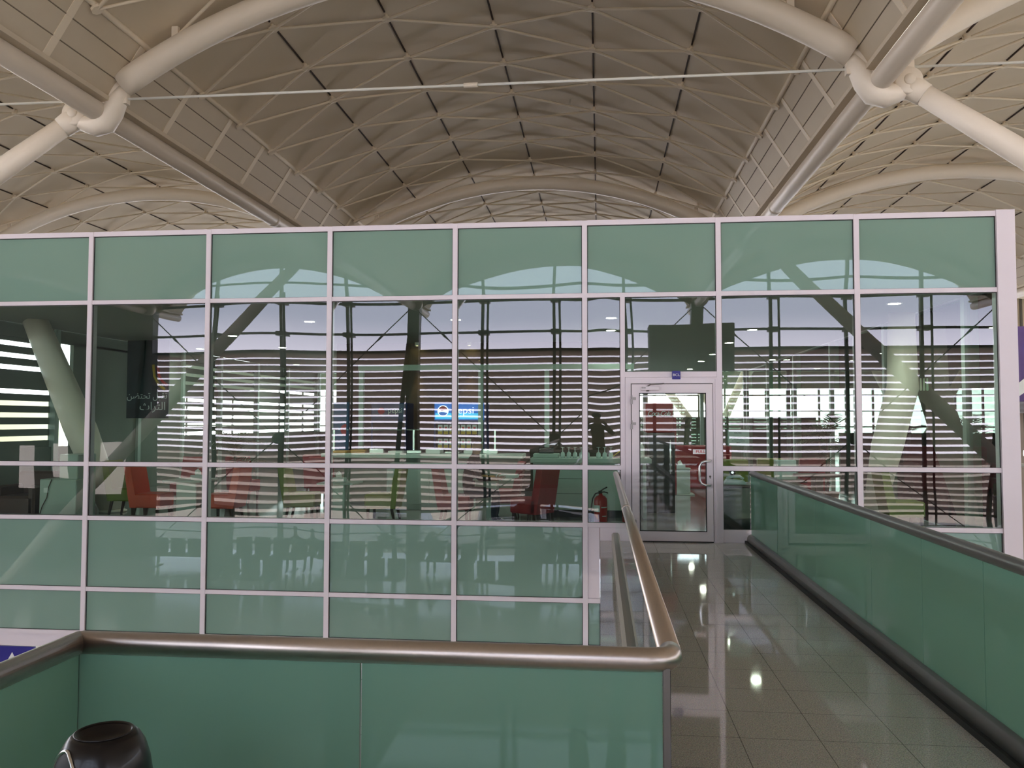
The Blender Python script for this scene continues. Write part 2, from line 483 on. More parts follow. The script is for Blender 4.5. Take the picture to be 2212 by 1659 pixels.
rn = {-11.0: 'at the window wall behind the viewer', 0.3: 'overhead near the railing', 11.6: 'above the front of the glass box', 22.9: 'behind the glass box', 34.2: 'farther down the hall', 45.5: 'at the far end of the hall'}
for y in ROWS:
    for n in (-2, -1, 0, 1, 2):
        if y == 0.3 and abs(n) == 2: continue
        arch(CX + BAY * n, y, 'white tubular arch ' + an[n] + ' ' + rn[y])

# node castings, struts, tie rods
vn = {-2: 'far left', -1: 'left', 0: 'right', 1: 'far right'}
def casting(xv, y, sg, label):
    """sg = side on which the strut leaves"""
    root = thing('node_casting', (xv, y, 6.0), label, 'casting', 'white steel node castings under the valley beams')
    m = MB()
    path = [(xv - sg * 0.36, y, 6.50), (xv - sg * 0.27, y, 6.36), (xv - sg * 0.18, y, 6.18), (xv - sg * 0.06, y, 6.02), (xv + sg * 0.1, y, 5.97), (xv + sg * 0.26, y, 6.02), (xv + sg * 0.36, y, 6.1)]
    m.tube(path, [0.11, 0.145, 0.175, 0.19, 0.18, 0.155, 0.14], 20, squash=0.85)
    m.build('casting_body', 'tube_paint', root)
    d = Vector((sg, -0.29, -0.87)).normalized(); pc = Vector((xv + sg * 0.36, y, 6.13))
    q = MB(); q.lathe([(0.0, -0.16), (0.17, -0.16), (0.185, -0.13), (0.185, 0.13), (0.17, 0.16), (0.0, 0.16)], pc, 28, axis=(0, 1, 0))
    q.tube([pc, pc + d * 0.12, pc + d * 0.3], [0.15, 0.165, 0.15], 16)
    q.box((pc.x - 0.1, y - 0.06, pc.z), (pc.x + 0.1, y + 0.06, pc.z + 0.3))
    q.build('clevis', 'tube_paint', root)
    q = MB(); q.lathe([(0.0, -0.185), (0.07, -0.185), (0.075, -0.17), (0.075, 0.17), (0.07, 0.185), (0.0, 0.185)], pc, 20, axis=(0, 1, 0)); q.build('pin', 'tube_paint', root)
    for s2 in (-1, 1):
        q = MB(); q.box((xv + s2 * 0.30, y - 0.05, 6.28), (xv + s2 * 0.42, y + 0.05, 6.44)); q.build('rod_lug', 'tube_paint', root)
    return root
def strut(xv, y, sg, label):
    pc = Vector((xv + sg * 0.36, y, 6.13)); d = Vector((sg, -0.29, -0.87)); 
    T = (6.13 - LOW) / 0.87
    base = pc + d * T
    root = thing('strut_column', tuple(base), label, 'column', 'raking white struts carrying the roof')
    a = pc + d * 0.2; N = 14
    pts = [a + (base - a) * (i / N) for i in range(N + 1)]
    rr = [0.135 + 0.075 * math.sin(PI * min(1.0, (i / N) * 1.0 + 0.02)) for i in range(N + 1)]
    m = MB(); m.tube(pts, rr, 22); m.build('strut_tube', 'tube_paint', root)
    q = MB(); q.lathe([(0.3, 0), (0.3, 0.05), (0.2, 0.1)], base, 20); q.build('base_plate', 'tube_paint', root)
for y in (0.3, 11.6):
    for k, xv in XV.items():
        sg = {-2: 1, -1: -1, 0: 1, 1: -1}[k]
        casting(xv, y, sg, 'white steel node casting at the ' + vn[k] + ' valley, ' + rn[y])
        if k in (-1, 0): strut(xv, y, sg, 'raking white round strut from the ' + vn[k] + ' valley beam ' + rn[y])
for y in (0.3, 11.6):
    for n in (-1, 0, 1):
        cx = CX + BAY * n
        root = thing('tie_rod', (cx, y, 6.36), 'thin tie rod, ' + {-1: 'left', 0: 'central', 1: 'right'}[n] + ' bay, ' + rn[y], 'tie rod', 'tie rods between the valley beams')
        m = MB(); m.tube([(cx - 5.25, y, 6.36), (cx - 0.06, y, 6.36)], 0.020, 8); m.tube([(cx + 0.06, y, 6.36), (cx + 5.25, y, 6.36)], 0.020, 8)
        m.build('rod', 'rod_paint', root)
        q = MB(); q.tube([(cx - 0.1, y, 6.36), (cx + 0.1, y, 6.36)], 0.034, 12); q.build('turnbuckle', 'tube_paint', root)

# ------------------------------------------------------------------ glass box front wall
wall = thing('wall_front', (-1, WALL, 0), 'white framed glass curtain wall with clear and green panes', None, None, 'structure')
MW, TW = 0.033, 0.029
for i, x in enumerate(XM[:-1]):
    z0 = -1.41 if i < 5 else 0.0
    if i == 0 or i == 1: z0 = -1.41
    m = MB(); m.box((x - MW, WALL - 0.035, z0 if i != 5 else -1.41), (x + MW, WALL + 0.10, ZT[0] + 0.03))
    m.build('mullion', 'frame_white', wall)
XL, XR = XM[0], XM[-1]
def transom(x0, x1, z, w=TW):
    m = MB(); m.box((x0, WALL - 0.028, z - w), (x1, WALL + 0.09, z + w)); m.build('transom', 'frame_white', wall)
def mulls(): return XM
for r, z in enumerate(ZT):
    for i in range(len(XM) - 1):
        x0, x1 = XM[i] + MW, XM[i + 1] - MW
        if i == 5 and r >= 2: continue       # the door bay
        if i >= 6 and r >= 5: continue
        if i == 6 and r >= 3: continue
        transom(x0, x1, z, TW if r else 0.034)
DX0, DX1 = 0.272, 0.332                     # extra mullion left of the door
m = MB(); m.box((DX0, WALL - 0.035, 0.0), (DX1, WALL + 0.10, ZT[1] - TW)); m.build('mullion', 'frame_white', wall)
transom(XM[5] + MW, DX0, ZT[2]); transom(XM[5] + MW, DX0, ZT[3]); transom(DX1, XM[6] - MW, 2.165, 0.035)
transom(XM[5] + MW, 0.0, ZT[4]); transom(XM[5] + MW, 0.0, ZT[5])
m = MB(); m.box((XM[8] - 0.04, WALL - 0.05, -1.6), (5.19, WALL + 0.12, 4.22)); m.build('corner_post', 'frame_white', wall)
m = MB(); m.bbox((XM[5] + MW, WALL - 0.012, -0.745), (-0.004, WALL + 0.03, 0.17), 0.004); m.build('infill_panel', 'frame_white', wall)
m = MB(); m.bbox((0.0, WALL - 0.012, 0.0), (DX0, WALL + 0.03, 0.17), 0.004); m.build('infill_panel', 'frame_white', wall)
m = MB(); m.bbox((XM[6] + MW, WALL - 0.02, 0.0), (2.0, WALL + 0.05, 0.165), 0.006); m.build('infill_panel', 'frame_white', wall)
random.seed(11)
def pane(x0, x1, z0, z1, kind, amp=None):
    """glass sheet with the slight pillowing of a real sealed unit; front faces -Y"""
    if amp is None: amp = random.choice((-1, 1)) * random.uniform(0.0006, 0.0016)
    nx, nz = 14, 14
    vs = []; fs = []
    ph = random.uniform(0, 6)
    for j in range(nz + 1):
        for i in range(nx + 1):
            u, v = i / nx, j / nz
            b = amp * (1 - (2 * u - 1) ** 2) * (1 - (2 * v - 1) ** 2) + 0.00022 * math.sin(5 * u + ph) * math.sin(4.2 * v + 2 * ph) + 0.0012 * (v - .5) ** 2 * math.sin(ph)
            vs.append((x0 + (x1 - x0) * u, WALL - b, z0 + (z1 - z0) * v))
    for j in range(nz):
        for i in range(nx):
            a = j * (nx + 1) + i; fs.append((a, a + 1, a + nx + 2, a + nx + 1))
    m = MB(); m.add(vs, fs, 0, True)
    o = len(m.v)
    yb = WALL + 0.012
    m.add([(x0, yb, z0), (x1, yb, z0), (x1, yb, z1), (x0, yb, z1)], [(3, 2, 1, 0)], 1)
    for (a, b) in (((x0, z0), (x1, z0)), ((x1, z0), (x1, z1)), ((x1, z1), (x0, z1)), ((x0, z1), (x0, z0))):
        m.add([(a[0], WALL, a[1]), (b[0], WALL, b[1]), (b[0], yb, b[1]), (a[0], yb, a[1])], [(0, 1, 2, 3)], 1)
    me = m.build('glass_pane' if kind == 'clear' else 'spandrel_panel', ['pane_front', 'pane_back'] if kind == 'clear' else ['spandrel', 'gasket'], wall)
    # dark gasket line round the pane
    g = MB(); t = 0.008
    yg0, yg1 = WALL - 0.012, WALL - 0.002
    g.box((x0, yg0, z1 - t), (x1, yg1, z1)); g.box((x0, yg0, z0), (x1, yg1, z0 + t * 0.6)); g.box((x0, yg0, z0), (x0 + t, yg1, z1)); g.box((x1 - t, yg0, z0), (x1, yg1, z1))
    g.build('gasket', 'gasket', me)
G = 0.0
for i in range(len(XM) - 1):
    x0, x1 = XM[i] + MW, XM[i + 1] - (MW if i < 7 else 0.04)
    rows = [(1, 0, 's'), (2, 1, 'clear'), (3, 2, 'clear'), (4, 3, 's'), (5, 4, 's')]
    for (a, b, kd) in rows:
        z0, z1 = ZT[a] + TW, ZT[b] - (TW if b else 0.034)
        if i == 5:
            if a == 1: pane(x0, x1, z0, z1, kd)
            elif a == 2: pane(x0, DX0, z0, z1, kd); pane(DX1, x1, 2.2, z1, kd, 0.0007)
            elif a == 3: pane(x0, DX0, z0, z1, kd)
            elif a == 5: pane(x0, 0.0, z0, z1, kd)
            continue
        if i == 6 and a == 3: z0 = 0.165
        if i == 6 and a == 4: pane(2.0, x1, -0.3, 0.165, kd); continue
        if i >= 6 and a == 5: continue
        pane(x0, x1, z0, z1, kd)
# below the panes, the dark open storey and a blue sign
m = MB(); m.box((XL, WALL + 0.05, -1.6), (5.1, WALL + 0.2, -1.41)); m.build('sill_beam', 'frame_white', wall)

# box roof, ceiling, floors, side and rear walls
m = MB(); m.box((XL - 6, WALL + 0.1, 4.02), (5.18, 30.2, 4.15)); tag(m.build('roof_slab', 'slab'), 'flat grey roof of the glass box', None, None, 'structure')
m = MB(); m.box((-10.4, WALL + 0.12, 3.3), (5.05, 30.0, 3.36)); tag(m.build('ceiling', 'cafe_ceiling'), 'grey green suspended ceiling inside the glass box', None, None, 'structure')
m = MB(); m.box((-10.5, WALL + 0.06, -0.25), (5.1, 30.2, -0.001)); tag(m.build('floor', 'granite_dark'), 'dark polished floor inside the glass box', None, None, 'structure')
# left side wall: glazed, with pale green mullions and bright louvred windows
wl = thing('wall_left', (-10.45, 20, 0), 'glazed left side wall of the cafe with pale green mullions and louvred windows', None, None, 'structure')
ys = [13.3, 15.0, 17.9, 19.9, 22.0, 24.5, 27.0, 29.9]
m = MB(); m.box((-10.5, WALL + 0.1, 0), (-10.42, 30, 1.05)); m.build('parapet', 'inner_wall', wl)
m = MB(); m.box((-10.5, WALL + 0.1, 3.05), (-10.42, 30, 3.3)); m.build('head_beam', 'inner_wall', wl)
m = MB(); m.box((-10.52, WALL + 0.1, 2.12), (-10.44, 30, 2.34)); m.build('mid_beam', 'inner_wall', wl)
for y in ys:
    m = MB(); m.box((-10.5, y - 0.06, 0), (-10.36, y + 0.06, 3.3)); m.build('green_mullion', 'green_mullion', wl)
for (y0, y1) in ((11.2, 13.24), (13.36, 14.94), (20.0, 21.94), (22.1, 24.4), (24.6, 26.9), (27.1, 29.8)):
    m = MB(); z = 1.05
    while z < 3.05:
        if not (2.0 < z < 2.34): m.box((-10.56, y0, z), (-10.47, y1, z + 0.125))
        z += 0.215
    m.build('louvre_blind', 'inner_wall', wl)
m = MB(); m.box((-10.5, 15.55, 1.05), (-10.42, 17.9, 3.1)); m.box((-10.5, 18.0, 1.05), (-10.42, 19.9, 3.1)); m.build('blank_panel', 'inner_wall', wl)
# right side wall: clear glass with mullions
wr = thing('wall_right', (5.1, 20, 0), 'clear glazed right side wall of the cafe with pale green mullions', None, None, 'structure')
for y in (12.2, 15.5, 19.0, 22.5, 26.0, 29.5):
    m = MB(); m.box((5.05, y - 0.06, 0), (5.17, y + 0.06, 3.3)); m.build('green_mullion', 'green_mullion', wr)
m = MB(); m.box((5.09, WALL + 0.13, 0.0), (5.115, 30, 3.3)); m.build('glass_sheet', 'inner_glass', wr)
m = MB(); m.box((5.05, WALL + 0.12, 3.3), (5.18, 30, 4.02)); m.build('fascia', 'frame_white', wr)
# rear
wb = thing('wall_rear', (-2, 30.05, 0), 'glazed rear wall of the cafe with pale green mullions', None, None, 'structure')
for x in (-10.4, -8.4, -6.4, -4.4, -2.4, -0.4, 1.6, 3.6, 5.1):
    m = MB(); m.box((x - 0.06, 29.98, 0), (x + 0.06, 30.12, 3.3)); m.build('green_mullion', 'green_mullion', wb)
m = MB(); m.box((-10.4, 30.04, 0.0), (5.1, 30.06, 3.3)); m.build('glass_sheet', 'inner_glass', wb)
m = MB(); m.box((-10.4, 30.0, 0.0), (1.9, 30.1, 1.15)); m.build('parapet', 'inner_wall', wb)
# kitchen block behind the drinks fridges
m = MB(); m.box((-5.95, 18.4, 0), (0.5, 18.6, 3.3)); tag(m.build('wall_kitchen', 'brown_wall'), 'dark brown kitchen wall behind the drinks fridges', None, None, 'structure')
# pale green portal frame
root = thing('screen_frame', (-2.1, 16.2, 0), 'pale green portal frame spanning above the drinks fridges', 'frame')
for (x, z) in ((-4.72, 2.62), (-2.32, 2.55), (-1.02, 2.55), (0.58, 2.6)):
    m = MB(); m.box((x - 0.045, 16.15, 0), (x + 0.045, 16.25, z)); m.build('upright', 'green_mullion', root)
m = MB(); m.box((-4.78, 16.14, 2.55), (0.66, 16.26, 2.66)); m.build('lintel', 'green_mullion', root)

# far hall: floor, gridded window, diagonal tubes
m = MB(); m.box((-32, 30.3, -0.4), (28, 47, -0.05)); tag(m.build('floor', 'granite_dark'), 'dark floor of the hall beyond the cafe', None, None, 'structure')
fw_ = thing('window_1', (0, 46.5, 0), 'bright gridded window wall at the far end of the hall', None, None, 'structure')
x = -31.0
while x < 28:
    m = MB(); m.box((x - 0.05, 46.4, -0.05), (x + 0.05, 46.5, 8.4)); m.build('glazing_bar', 'facade_steel', fw_); x += 1.4
for z in (0.4, 1.25, 2.1, 2.95, 3.8, 4.9, 6.2):
    m = MB(); m.box((-31, 46.38, z - 0.035), (28, 46.48, z + 0.035)); m.build('glazing_bar', 'facade_steel', fw_)
m = MB(); m.box((-31, 46.3, -0.05), (28, 46.38, 0.3)); m.build('parapet', 'inner_wall', fw_)
m = MB(); m.box((-31, 46.2, 3.3), (28, 46.3, 4.9)); m.build('header_panel', 'inner_wall', fw_)
m = MB(); m.box((15, 46.2, 4.9), (28, 46.3, 6.3)); m.build('header_panel', 'inner_wall', fw_)
m = MB(); m.box((9.2, 46.2, 0.3), (28, 46.3, 2.1)); m.build('dado_panel', 'inner_wall', fw_)
for i, (xa, xb) in enumerate(((1.2, 5.6), (3.0, 7.0), (8.2, 5.4), (7.0, 9.6), (10.5, 8.4), (-2.0, -5.0), (-8.2, -5.0), (-11, -14), (13.5, 16.5), (18.5, 15.5))):
    m = MB(); m.tube([(xa, 43.0 - 0.3 * i % 2, 6.2), (xb, 42.0, 0.0)], 0.2, 14)
    tag(m.build('strut_column', 'tube_paint'), 'pale raking tube in front of the far bright window', 'column', 'raking tubes at the far window')
m = MB(); m.box((0.6, 36, -0.05), (7.6, 36.3, 1.25)); bk = m.build('bulkhead', 'inner_wall'); tag(bk, 'long dark bulkhead in the hall beyond the cafe, seen through the door', 'bulkhead')
m = MB(); m.box((1.2, 35.9, 1.25), (6.3, 36.3, 1.72)); m.build('bulkhead_cap', 'facade_steel', bk)

# ------------------------------------------------------------------ door
door = thing('door_1', (0.95, WALL, 0), 'white framed glass door with pull handle and closer', None, None, 'structure')
m = MB(); fx0, fx1 = 0.334, XM[6] - MW; y0, y1 = WALL - 0.05, WALL + 0.09
m.box((fx0, y0, 0), (0.405, y1, 2.12)); m.box((1.455, y0, 0), (fx1, y1, 2.12)); m.box((0.405, y0, 2.045), (1.455, y1, 2.12))
m.build('door_frame', 'frame_white', door)
m = MB(); 
m.box((0.335, y0 - 0.012, 0), (0.36, y0, 2.125)); m.box((fx1 - 0.025, y0 - 0.012, 0), (fx1, y0, 2.125)); m.box((0.36, y0 - 0.012, 2.10), (fx1 - 0.025, y0, 2.125))
m.build('frame_trim', 'frame_white', door)
leaf = MB(); ly0, ly1 = WALL - 0.062, WALL - 0.005
lx0, lx1, lz1 = 0.415, 1.447, 2.035
gx0, gx1, gz0, gz1 = 0.512, 1.365, 0.138, 1.92
leaf.box((lx0, ly0, 0.015), (gx0, ly1, lz1)); leaf.box((gx1, ly0, 0.015), (lx1, ly1, lz1)); leaf.box((gx0, ly0, 0.015), (gx1, ly1, gz0)); leaf.box((gx0, ly0, gz1), (gx1, ly1, lz1))
lf = leaf.build('door_leaf', 'frame_white', door)
m = MB()
m.box((gx0, ly0 - 0.004, gz0), (gx0 + 0.012, ly0 + 0.01, gz1)); m.box((gx1 - 0.012, ly0 - 0.004, gz0), (gx1, ly0 + 0.01, gz1)); m.box((gx0, ly0 - 0.004, gz0), (gx1, ly0 + 0.01, gz0 + 0.01)); m.box((gx0, ly0 - 0.004, gz1 - 0.012), (gx1, ly0 + 0.01, gz1))
m.box((lx0 - 0.008, ly0 + 0.01, 0.015), (lx0, ly1, lz1 + 0.008)); m.box((lx1, ly0 + 0.01, 0.015), (lx1 + 0.006, ly1, lz1 + 0.008)); m.box((lx0, ly0 + 0.01, lz1), (lx1, ly1, lz1 + 0.008))
m.box((lx0, ly0 + 0.005, 0.0), (lx1, ly1, 0.014))
m.build('gasket', 'gasket', lf)
m = MB(); m.add([(gx0, ly0 + 0.02, gz0), (gx1, ly0 + 0.02, gz0), (gx1, ly0 + 0.02, gz1), (gx0, ly0 + 0.02, gz1)], [(0, 1, 2, 3)], 0)
m.add([(gx0, ly0 + 0.028, gz0), (gx1, ly0 + 0.028, gz0), (gx1, ly0 + 0.028, gz1), (gx0, ly0 + 0.028, gz1)], [(3, 2, 1, 0)], 1)
glassmat('door_glass', (0.80, 0.88, 0.82), (0.95, 0.95, 1.0), 0.01)
m.build('door_glass', ['door_glass', 'pane_back'], lf)
hx, hz0, hz1 = 1.415, 0.725, 1.06
m = MB(); hy = ly0 - 0.075
pts = [(hx + 0.01, ly0, hz1), (hx + 0.005, hy + 0.02, hz1)]
pts = [(hx, ly0, hz1 - 0.012), (hx - 0.02, hy, hz1 - 0.012), (hx - 0.08, hy - 0.005, hz1 - 0.015), (hx - 0.125, hy - 0.005, hz1 - 0.035), (hx - 0.147, hy - 0.005, hz1 - 0.075), (hx - 0.15, hy - 0.005, (hz0 + hz1) / 2), (hx - 0.147, hy - 0.005, hz0 + 0.075), (hx - 0.125, hy - 0.005, hz0 + 0.035), (hx - 0.08, hy - 0.005, hz0 + 0.015), (hx - 0.02, hy, hz0 + 0.012), (hx, ly0, hz0 + 0.012)]
m.tube(pts, 0.0155, 12); m.build('pull_handle', 'steel_bright', lf, label='curved chrome pull handle')
m = MB(); m.lathe([(0.013, 0), (0.013, 0.004)], (1.408, ly0, 0.845), 14, axis=(0, -1, 0)); m.box((1.403, ly0 - 0.006, 0.82), (1.413, ly0, 0.84)); m.build('keyhole', 'facade_steel', lf)
for z in (1.83, 1.505, 0.25):
    m = MB(); m.box((0.398, ly0 - 0.02, z - 0.055), (0.43, ly0, z + 0.01)); m.box((0.41, ly0 - 0.03, z - 0.05), (0.425, ly0, z + 0.06)); m.box((0.425, ly0 - 0.015, z + 0.0), (0.47, ly0, z + 0.035)); m.build('hinge', 'hinge_grey', door)
m = MB(); m.bbox((0.53, ly0 - 0.055, 1.955), (0.77, ly0, 2.005), 0.006); 
cl = m.build('door_closer', 'frame_white', lf, label='slim grey overhead door closer')
m = MB(); m.tube([(0.62, ly0 - 0.03, 2.006), (0.66, ly0 - 0.06, 2.032), (0.83, y0 - 0.005, 2.042)], 0.008, 8); m.lathe([(0.018, -0.01), (0.018, 0.06)], (0.62, ly0 - 0.03, 1.95), 12); m.build('closer_arm', 'steel_dark', cl)
text('maker_mark', 'GEZE', 0.022, (0.568, ly0 - 0.057, 1.985), FRONT, 'text_black', cl)
m = MB(); m.bbox((1.195, ly0 + 0.008, 1.133), (1.364, ly0 + 0.018, 1.192), 0.004); pl = m.build('pull_sticker', 'text_white', lf, label='white PULL sticker with red letters')
text('pull_lettering', 'PULL', 0.052, (1.29, ly0 + 0.006, 1.163), FRONT, 'ink_red', pl, xs=1.05)
m = MB(); m.bbox((0.935, WALL - 0.075, 2.098), (1.042, WALL - 0.05, 2.206), 0.004); bs = m.build('door_sign', 'sign_blue'); tag(bs, 'small square dark blue BCL sign above the glass door', 'sign')
text('sign_lettering', 'BCL', 0.045, (0.9885, WALL - 0.077, 2.152), FRONT, 'text_white', bs, xs=1.15)
m = MB(); m.bbox((1.645, WALL + 0.016, 1.235), (1.917, WALL + 0.02, 1.447), 0.002); ns = m.build('notice_sheet', 'paper'); tag(ns, 'pale blue paper notice taped to the pane right of the door', 'notice')
text('notice_title', 'NOTE', 0.034, (1.775, WALL + 0.0145, 1.405), FRONT, 'text_black', ns)
for i, w in enumerate((0.20, 0.12, 0.17, 0.05)):
    m = MB(); a = 1.781 - w / 2; zc = 1.345 - i * 0.022
    rx = a
    while rx < a + w: 
        ww = random.uniform(0.006, 0.02); m.box((rx, WALL + 0.0135, zc - 0.003), (min(rx + ww, a + w), WALL + 0.0155, zc + 0.004)); rx += ww + 0.005
    m.build('notice_line', 'text_black', ns)
m = MB(); m.box((-8.6, WALL + 0.06, -1.95), (-7.9, WALL + 0.1, -1.62)); bs = m.build('direction_sign', 'sign_blue'); tag(bs, 'dark blue sign under the glass wall at the left edge', 'sign')
m = MB(); m.add([(-8.28, WALL + 0.055, -1.80), (-8.16, WALL + 0.055, -1.80), (-8.22, WALL + 0.055, -1.70)], [(0, 1, 2)]); m.add([(-8.28, WALL + 0.058, -1.80), (-8.16, WALL + 0.058, -1.80), (-8.22, WALL + 0.058, -1.70)], [(2, 1, 0)])
m.build('arrow_mark', 'text_white', bs)

# ------------------------------------------------------------------ bridge and platform floors
m = MB(); m.box((0.0, 2.46, -0.45), (2.05, WALL + 0.06, 0.0)); tag(m.build('floor', 'granite'), 'polished speckled granite floor of the bridge to the door', None, None, 'structure')
m = MB(); m.box((-1.75, -11.0, -0.45), (2.05, 2.46, 0.0)); tag(m.build('floor', 'granite'), 'polished speckled granite floor where the viewer stands', None, None, 'structure')
m = MB(); m.box((-32, -13, LOW - 0.3), (30, 47, LOW)); tag(m.build('floor', 'granite_lower'), 'polished floor of the waiting hall one storey below', None, None, 'structure')

# ------------------------------------------------------------------ balustrades
RZ = 0.872
def rail_tube(pts, r, parent, name='handrail', mt='steel'):
    m = MB(); m.tube(pts, r, 28); return m.build(name, mt, parent)
# front railing
fr_ = thing('glass_railing', (-0.7, 2.46, 0), 'green frosted glass railing with steel handrail crossing in front of the viewer', 'railing')
for (a, b) in ((-1.60, -0.712), (-0.706, 0.176)):
    m = MB(); m.box((a, 2.452, 0.02), (b, 2.468, RZ - 0.02)); m.build('glass_panel', 'rail_glass', fr_)
m = MB(); m.box((0.179, 2.445, 0.0), (0.198, 2.475, RZ - 0.02)); m.build('end_strip', 'steel_dark', fr_)
m = MB(); m.box((-1.555, 2.42, 0.0), (0.16, 2.5, 0.10)); m.build('base_shoe', 'steel_dark', fr_)
rail_tube([(-1.60, 2.46, RZ), (0.13, 2.46, RZ), (0.165, 2.464, RZ), (0.19, 2.48, RZ), (0.203, 2.505, RZ), (0.205, 2.54, RZ)], 0.0345, fr_)
# left railing, coming back towards the viewer
lr = thing('glass_railing', (-1.6, -3, 0), 'green frosted glass railing along the left edge of the platform', 'railing')
y = 2.445
while y > -10.5:
    m = MB(); m.box((-1.613, max(y - 1.3, -10.9), 0.02), (-1.597, y, RZ - 0.02)); m.build('glass_panel', 'rail_glass', lr); y -= 1.306
m = MB(); m.box((-1.65, -10.9, 0.0), (-1.56, 2.42, 0.10)); m.build('base_shoe', 'steel_dark', lr)
rail_tube([(-1.605, 2.46, RZ), (-1.605, -10.9, RZ)], 0.0345, lr)
m = MB(); m.box((-1.620, 2.446, 0.02), (-1.600, 2.466, RZ - 0.02)); m.build('corner_strip', 'gasket', lr)
# bridge left railing, clear glass
br = thing('glass_railing', (0.2, 6.7, 0), 'clear glass railing with steel handrail along the left edge of the bridge', 'railing')
y = 2.56
for k in range(6):
    m = MB(); m.box((0.199, y, 0.05), (0.209, min(y + 1.39, WALL - 0.07), RZ - 0.02)); m.build('glass_panel', 'rail_glass_clear', br); y += 1.396
m = MB(); m.prism([(0.15, 0.0), (0.15, 0.085), (0.17, 0.11), (0.26, 0.11), (0.28, 0.085), (0.28, 0.0)], 2.95, WALL - 0.05); m.build('base_shoe', 'shoe_tan', br)
rail_tube([(0.205, 2.54, RZ), (0.205, 6.6, RZ), (0.205, WALL - 0.1, RZ)], 0.0345, br)
m = MB(); m.tube([(0.205, 6.5, RZ), (0.205, 6.7, RZ)], 0.037, 20); m.build('joint_sleeve', 'steel', br)
# right railing of the bridge, frosted
rr = thing('glass_railing', (1.93, 4, 0), 'green frosted glass railing with bronze grey handrail along the right edge of the bridge', 'railing')
yj = [10.93, 9.35, 7.75, 6.2, 5.26, 4.45, 3.1, 1.6, 0.0, -1.6, -3.2, -4.8, -6.4, -8.0, -9.6, -10.9]
for a, b in zip(yj[1:], yj[:-1]):
    m = MB(); m.box((1.915, a + 0.003, 0.08), (1.929, b - 0.003, RZ)); m.build('glass_panel', 'rail_glass', rr)
m = MB(); m.prism([(1.86, 0.035), (1.865, 0.075), (1.885, 0.105), (1.91, 0.115), (1.955, 0.115), (1.98, 0.09), (1.98, 0.035)], -10.9, WALL - 0.06, smooth=True); m.build('base_shoe', 'steel_dark', rr)
m = MB(); m.box((1.835, -10.9, 0.0), (1.985, WALL - 0.05, 0.035)); m.build('skirting', 'black_rubber', rr)
m = MB(); m.tube([(1.922, -10.9, RZ + 0.02), (1.922, WALL - 0.13, RZ + 0.02)], 0.036, 24); m.build('handrail', 'steel_dark', rr)

# ------------------------------------------------------------------ litter bin
bn = thing('litter_bin', (-1.0, 1.62, 0), 'glossy black round litter bin with chrome edged opening at lower left', 'bin')
prof = [(0.0, 0.0), (0.085, 0.0), (0.088, 0.02), (0.088, 0.60), (0.092, 0.68), (0.095, 0.74), (0.0955, 0.79), (0.0935, 0.835), (0.088, 0.872), (0.0785, 0.903), (0.067, 0.922), (0.057, 0.930), (0.051, 0.928), (0.045, 0.914), (0.0, 0.911)]
m = MB(); m.lathe(prof, (-1.0, 1.62, 0), 48); body = m.build('bin_body', 'black_gloss', bn)
ca = math.radians(240); cd = Vector((math.cos(ca), math.sin(ca), 0))
def on_side(th, z, off=0.002):
    # point on the bin skin at angle offset th, height z
    r = 0.0955
    for (ra, za), (rb, zb) in zip(prof[3:12], prof[4:13]):
        if za <= z <= zb: r = ra + (rb - ra) * (z - za) / (zb - za)
    a = ca + th
    return Vector((-1.0 + (r + off) * math.cos(a), 1.62 + (r + off) * math.sin(a), z))
ring = [on_side(0.72 * math.sin(t), 0.765 + 0.148 * math.cos(t), 0.001) for t in [2 * PI * i / 40 for i in range(41)]]
m = MB(); m.tube(ring, 0.0042, 8, caps=False); m.build('chrome_ring', 'steel_bright', bn)
vs = [on_side(0, 0.80, 0.0015)]; 
vv = []; ff = []; K = 8; A = 40
for k in range(K + 1):
    for i in range(A):
        t = 2 * PI * i / A; vv.append(on_side(0.71 * math.sin(t) * k / K, 0.765 + 0.146 * math.cos(t) * k / K, 0.0015))
for k in range(K):
    for i in range(A): j = (i + 1) % A; ff.append((k * A + i, k * A + j, (k + 1) * A + j, (k + 1) * A + i))
m = MB(); m.add(vv, ff, 0, True); m.build('opening', 'text_black', bn, label='dark oval opening')
m = MB(); m.lathe([(0.055, 0.9285), (0.057, 0.931), (0.054, 0.9325), (0.051, 0.930)], (-1.0, 1.62, 0), 40, cap=False); m.build('lid_rim', 'black_gloss', bn)

#PART2
LIGHTS = [(-5.07, 14.13), (-7.51, 16.39), (-9.66, 19.3), (-7.51, 19.11), (-9.38, 25.02), (-2.46, 14.11), (0.2, 14.1), (0.22, 16.05), (4.34, 12.77), (2.9, 16.22), (2.87, 18.87), (2.95, 22.12), (2.95, 24.67), (3.02, 28.39), (4.89, 24.28)]
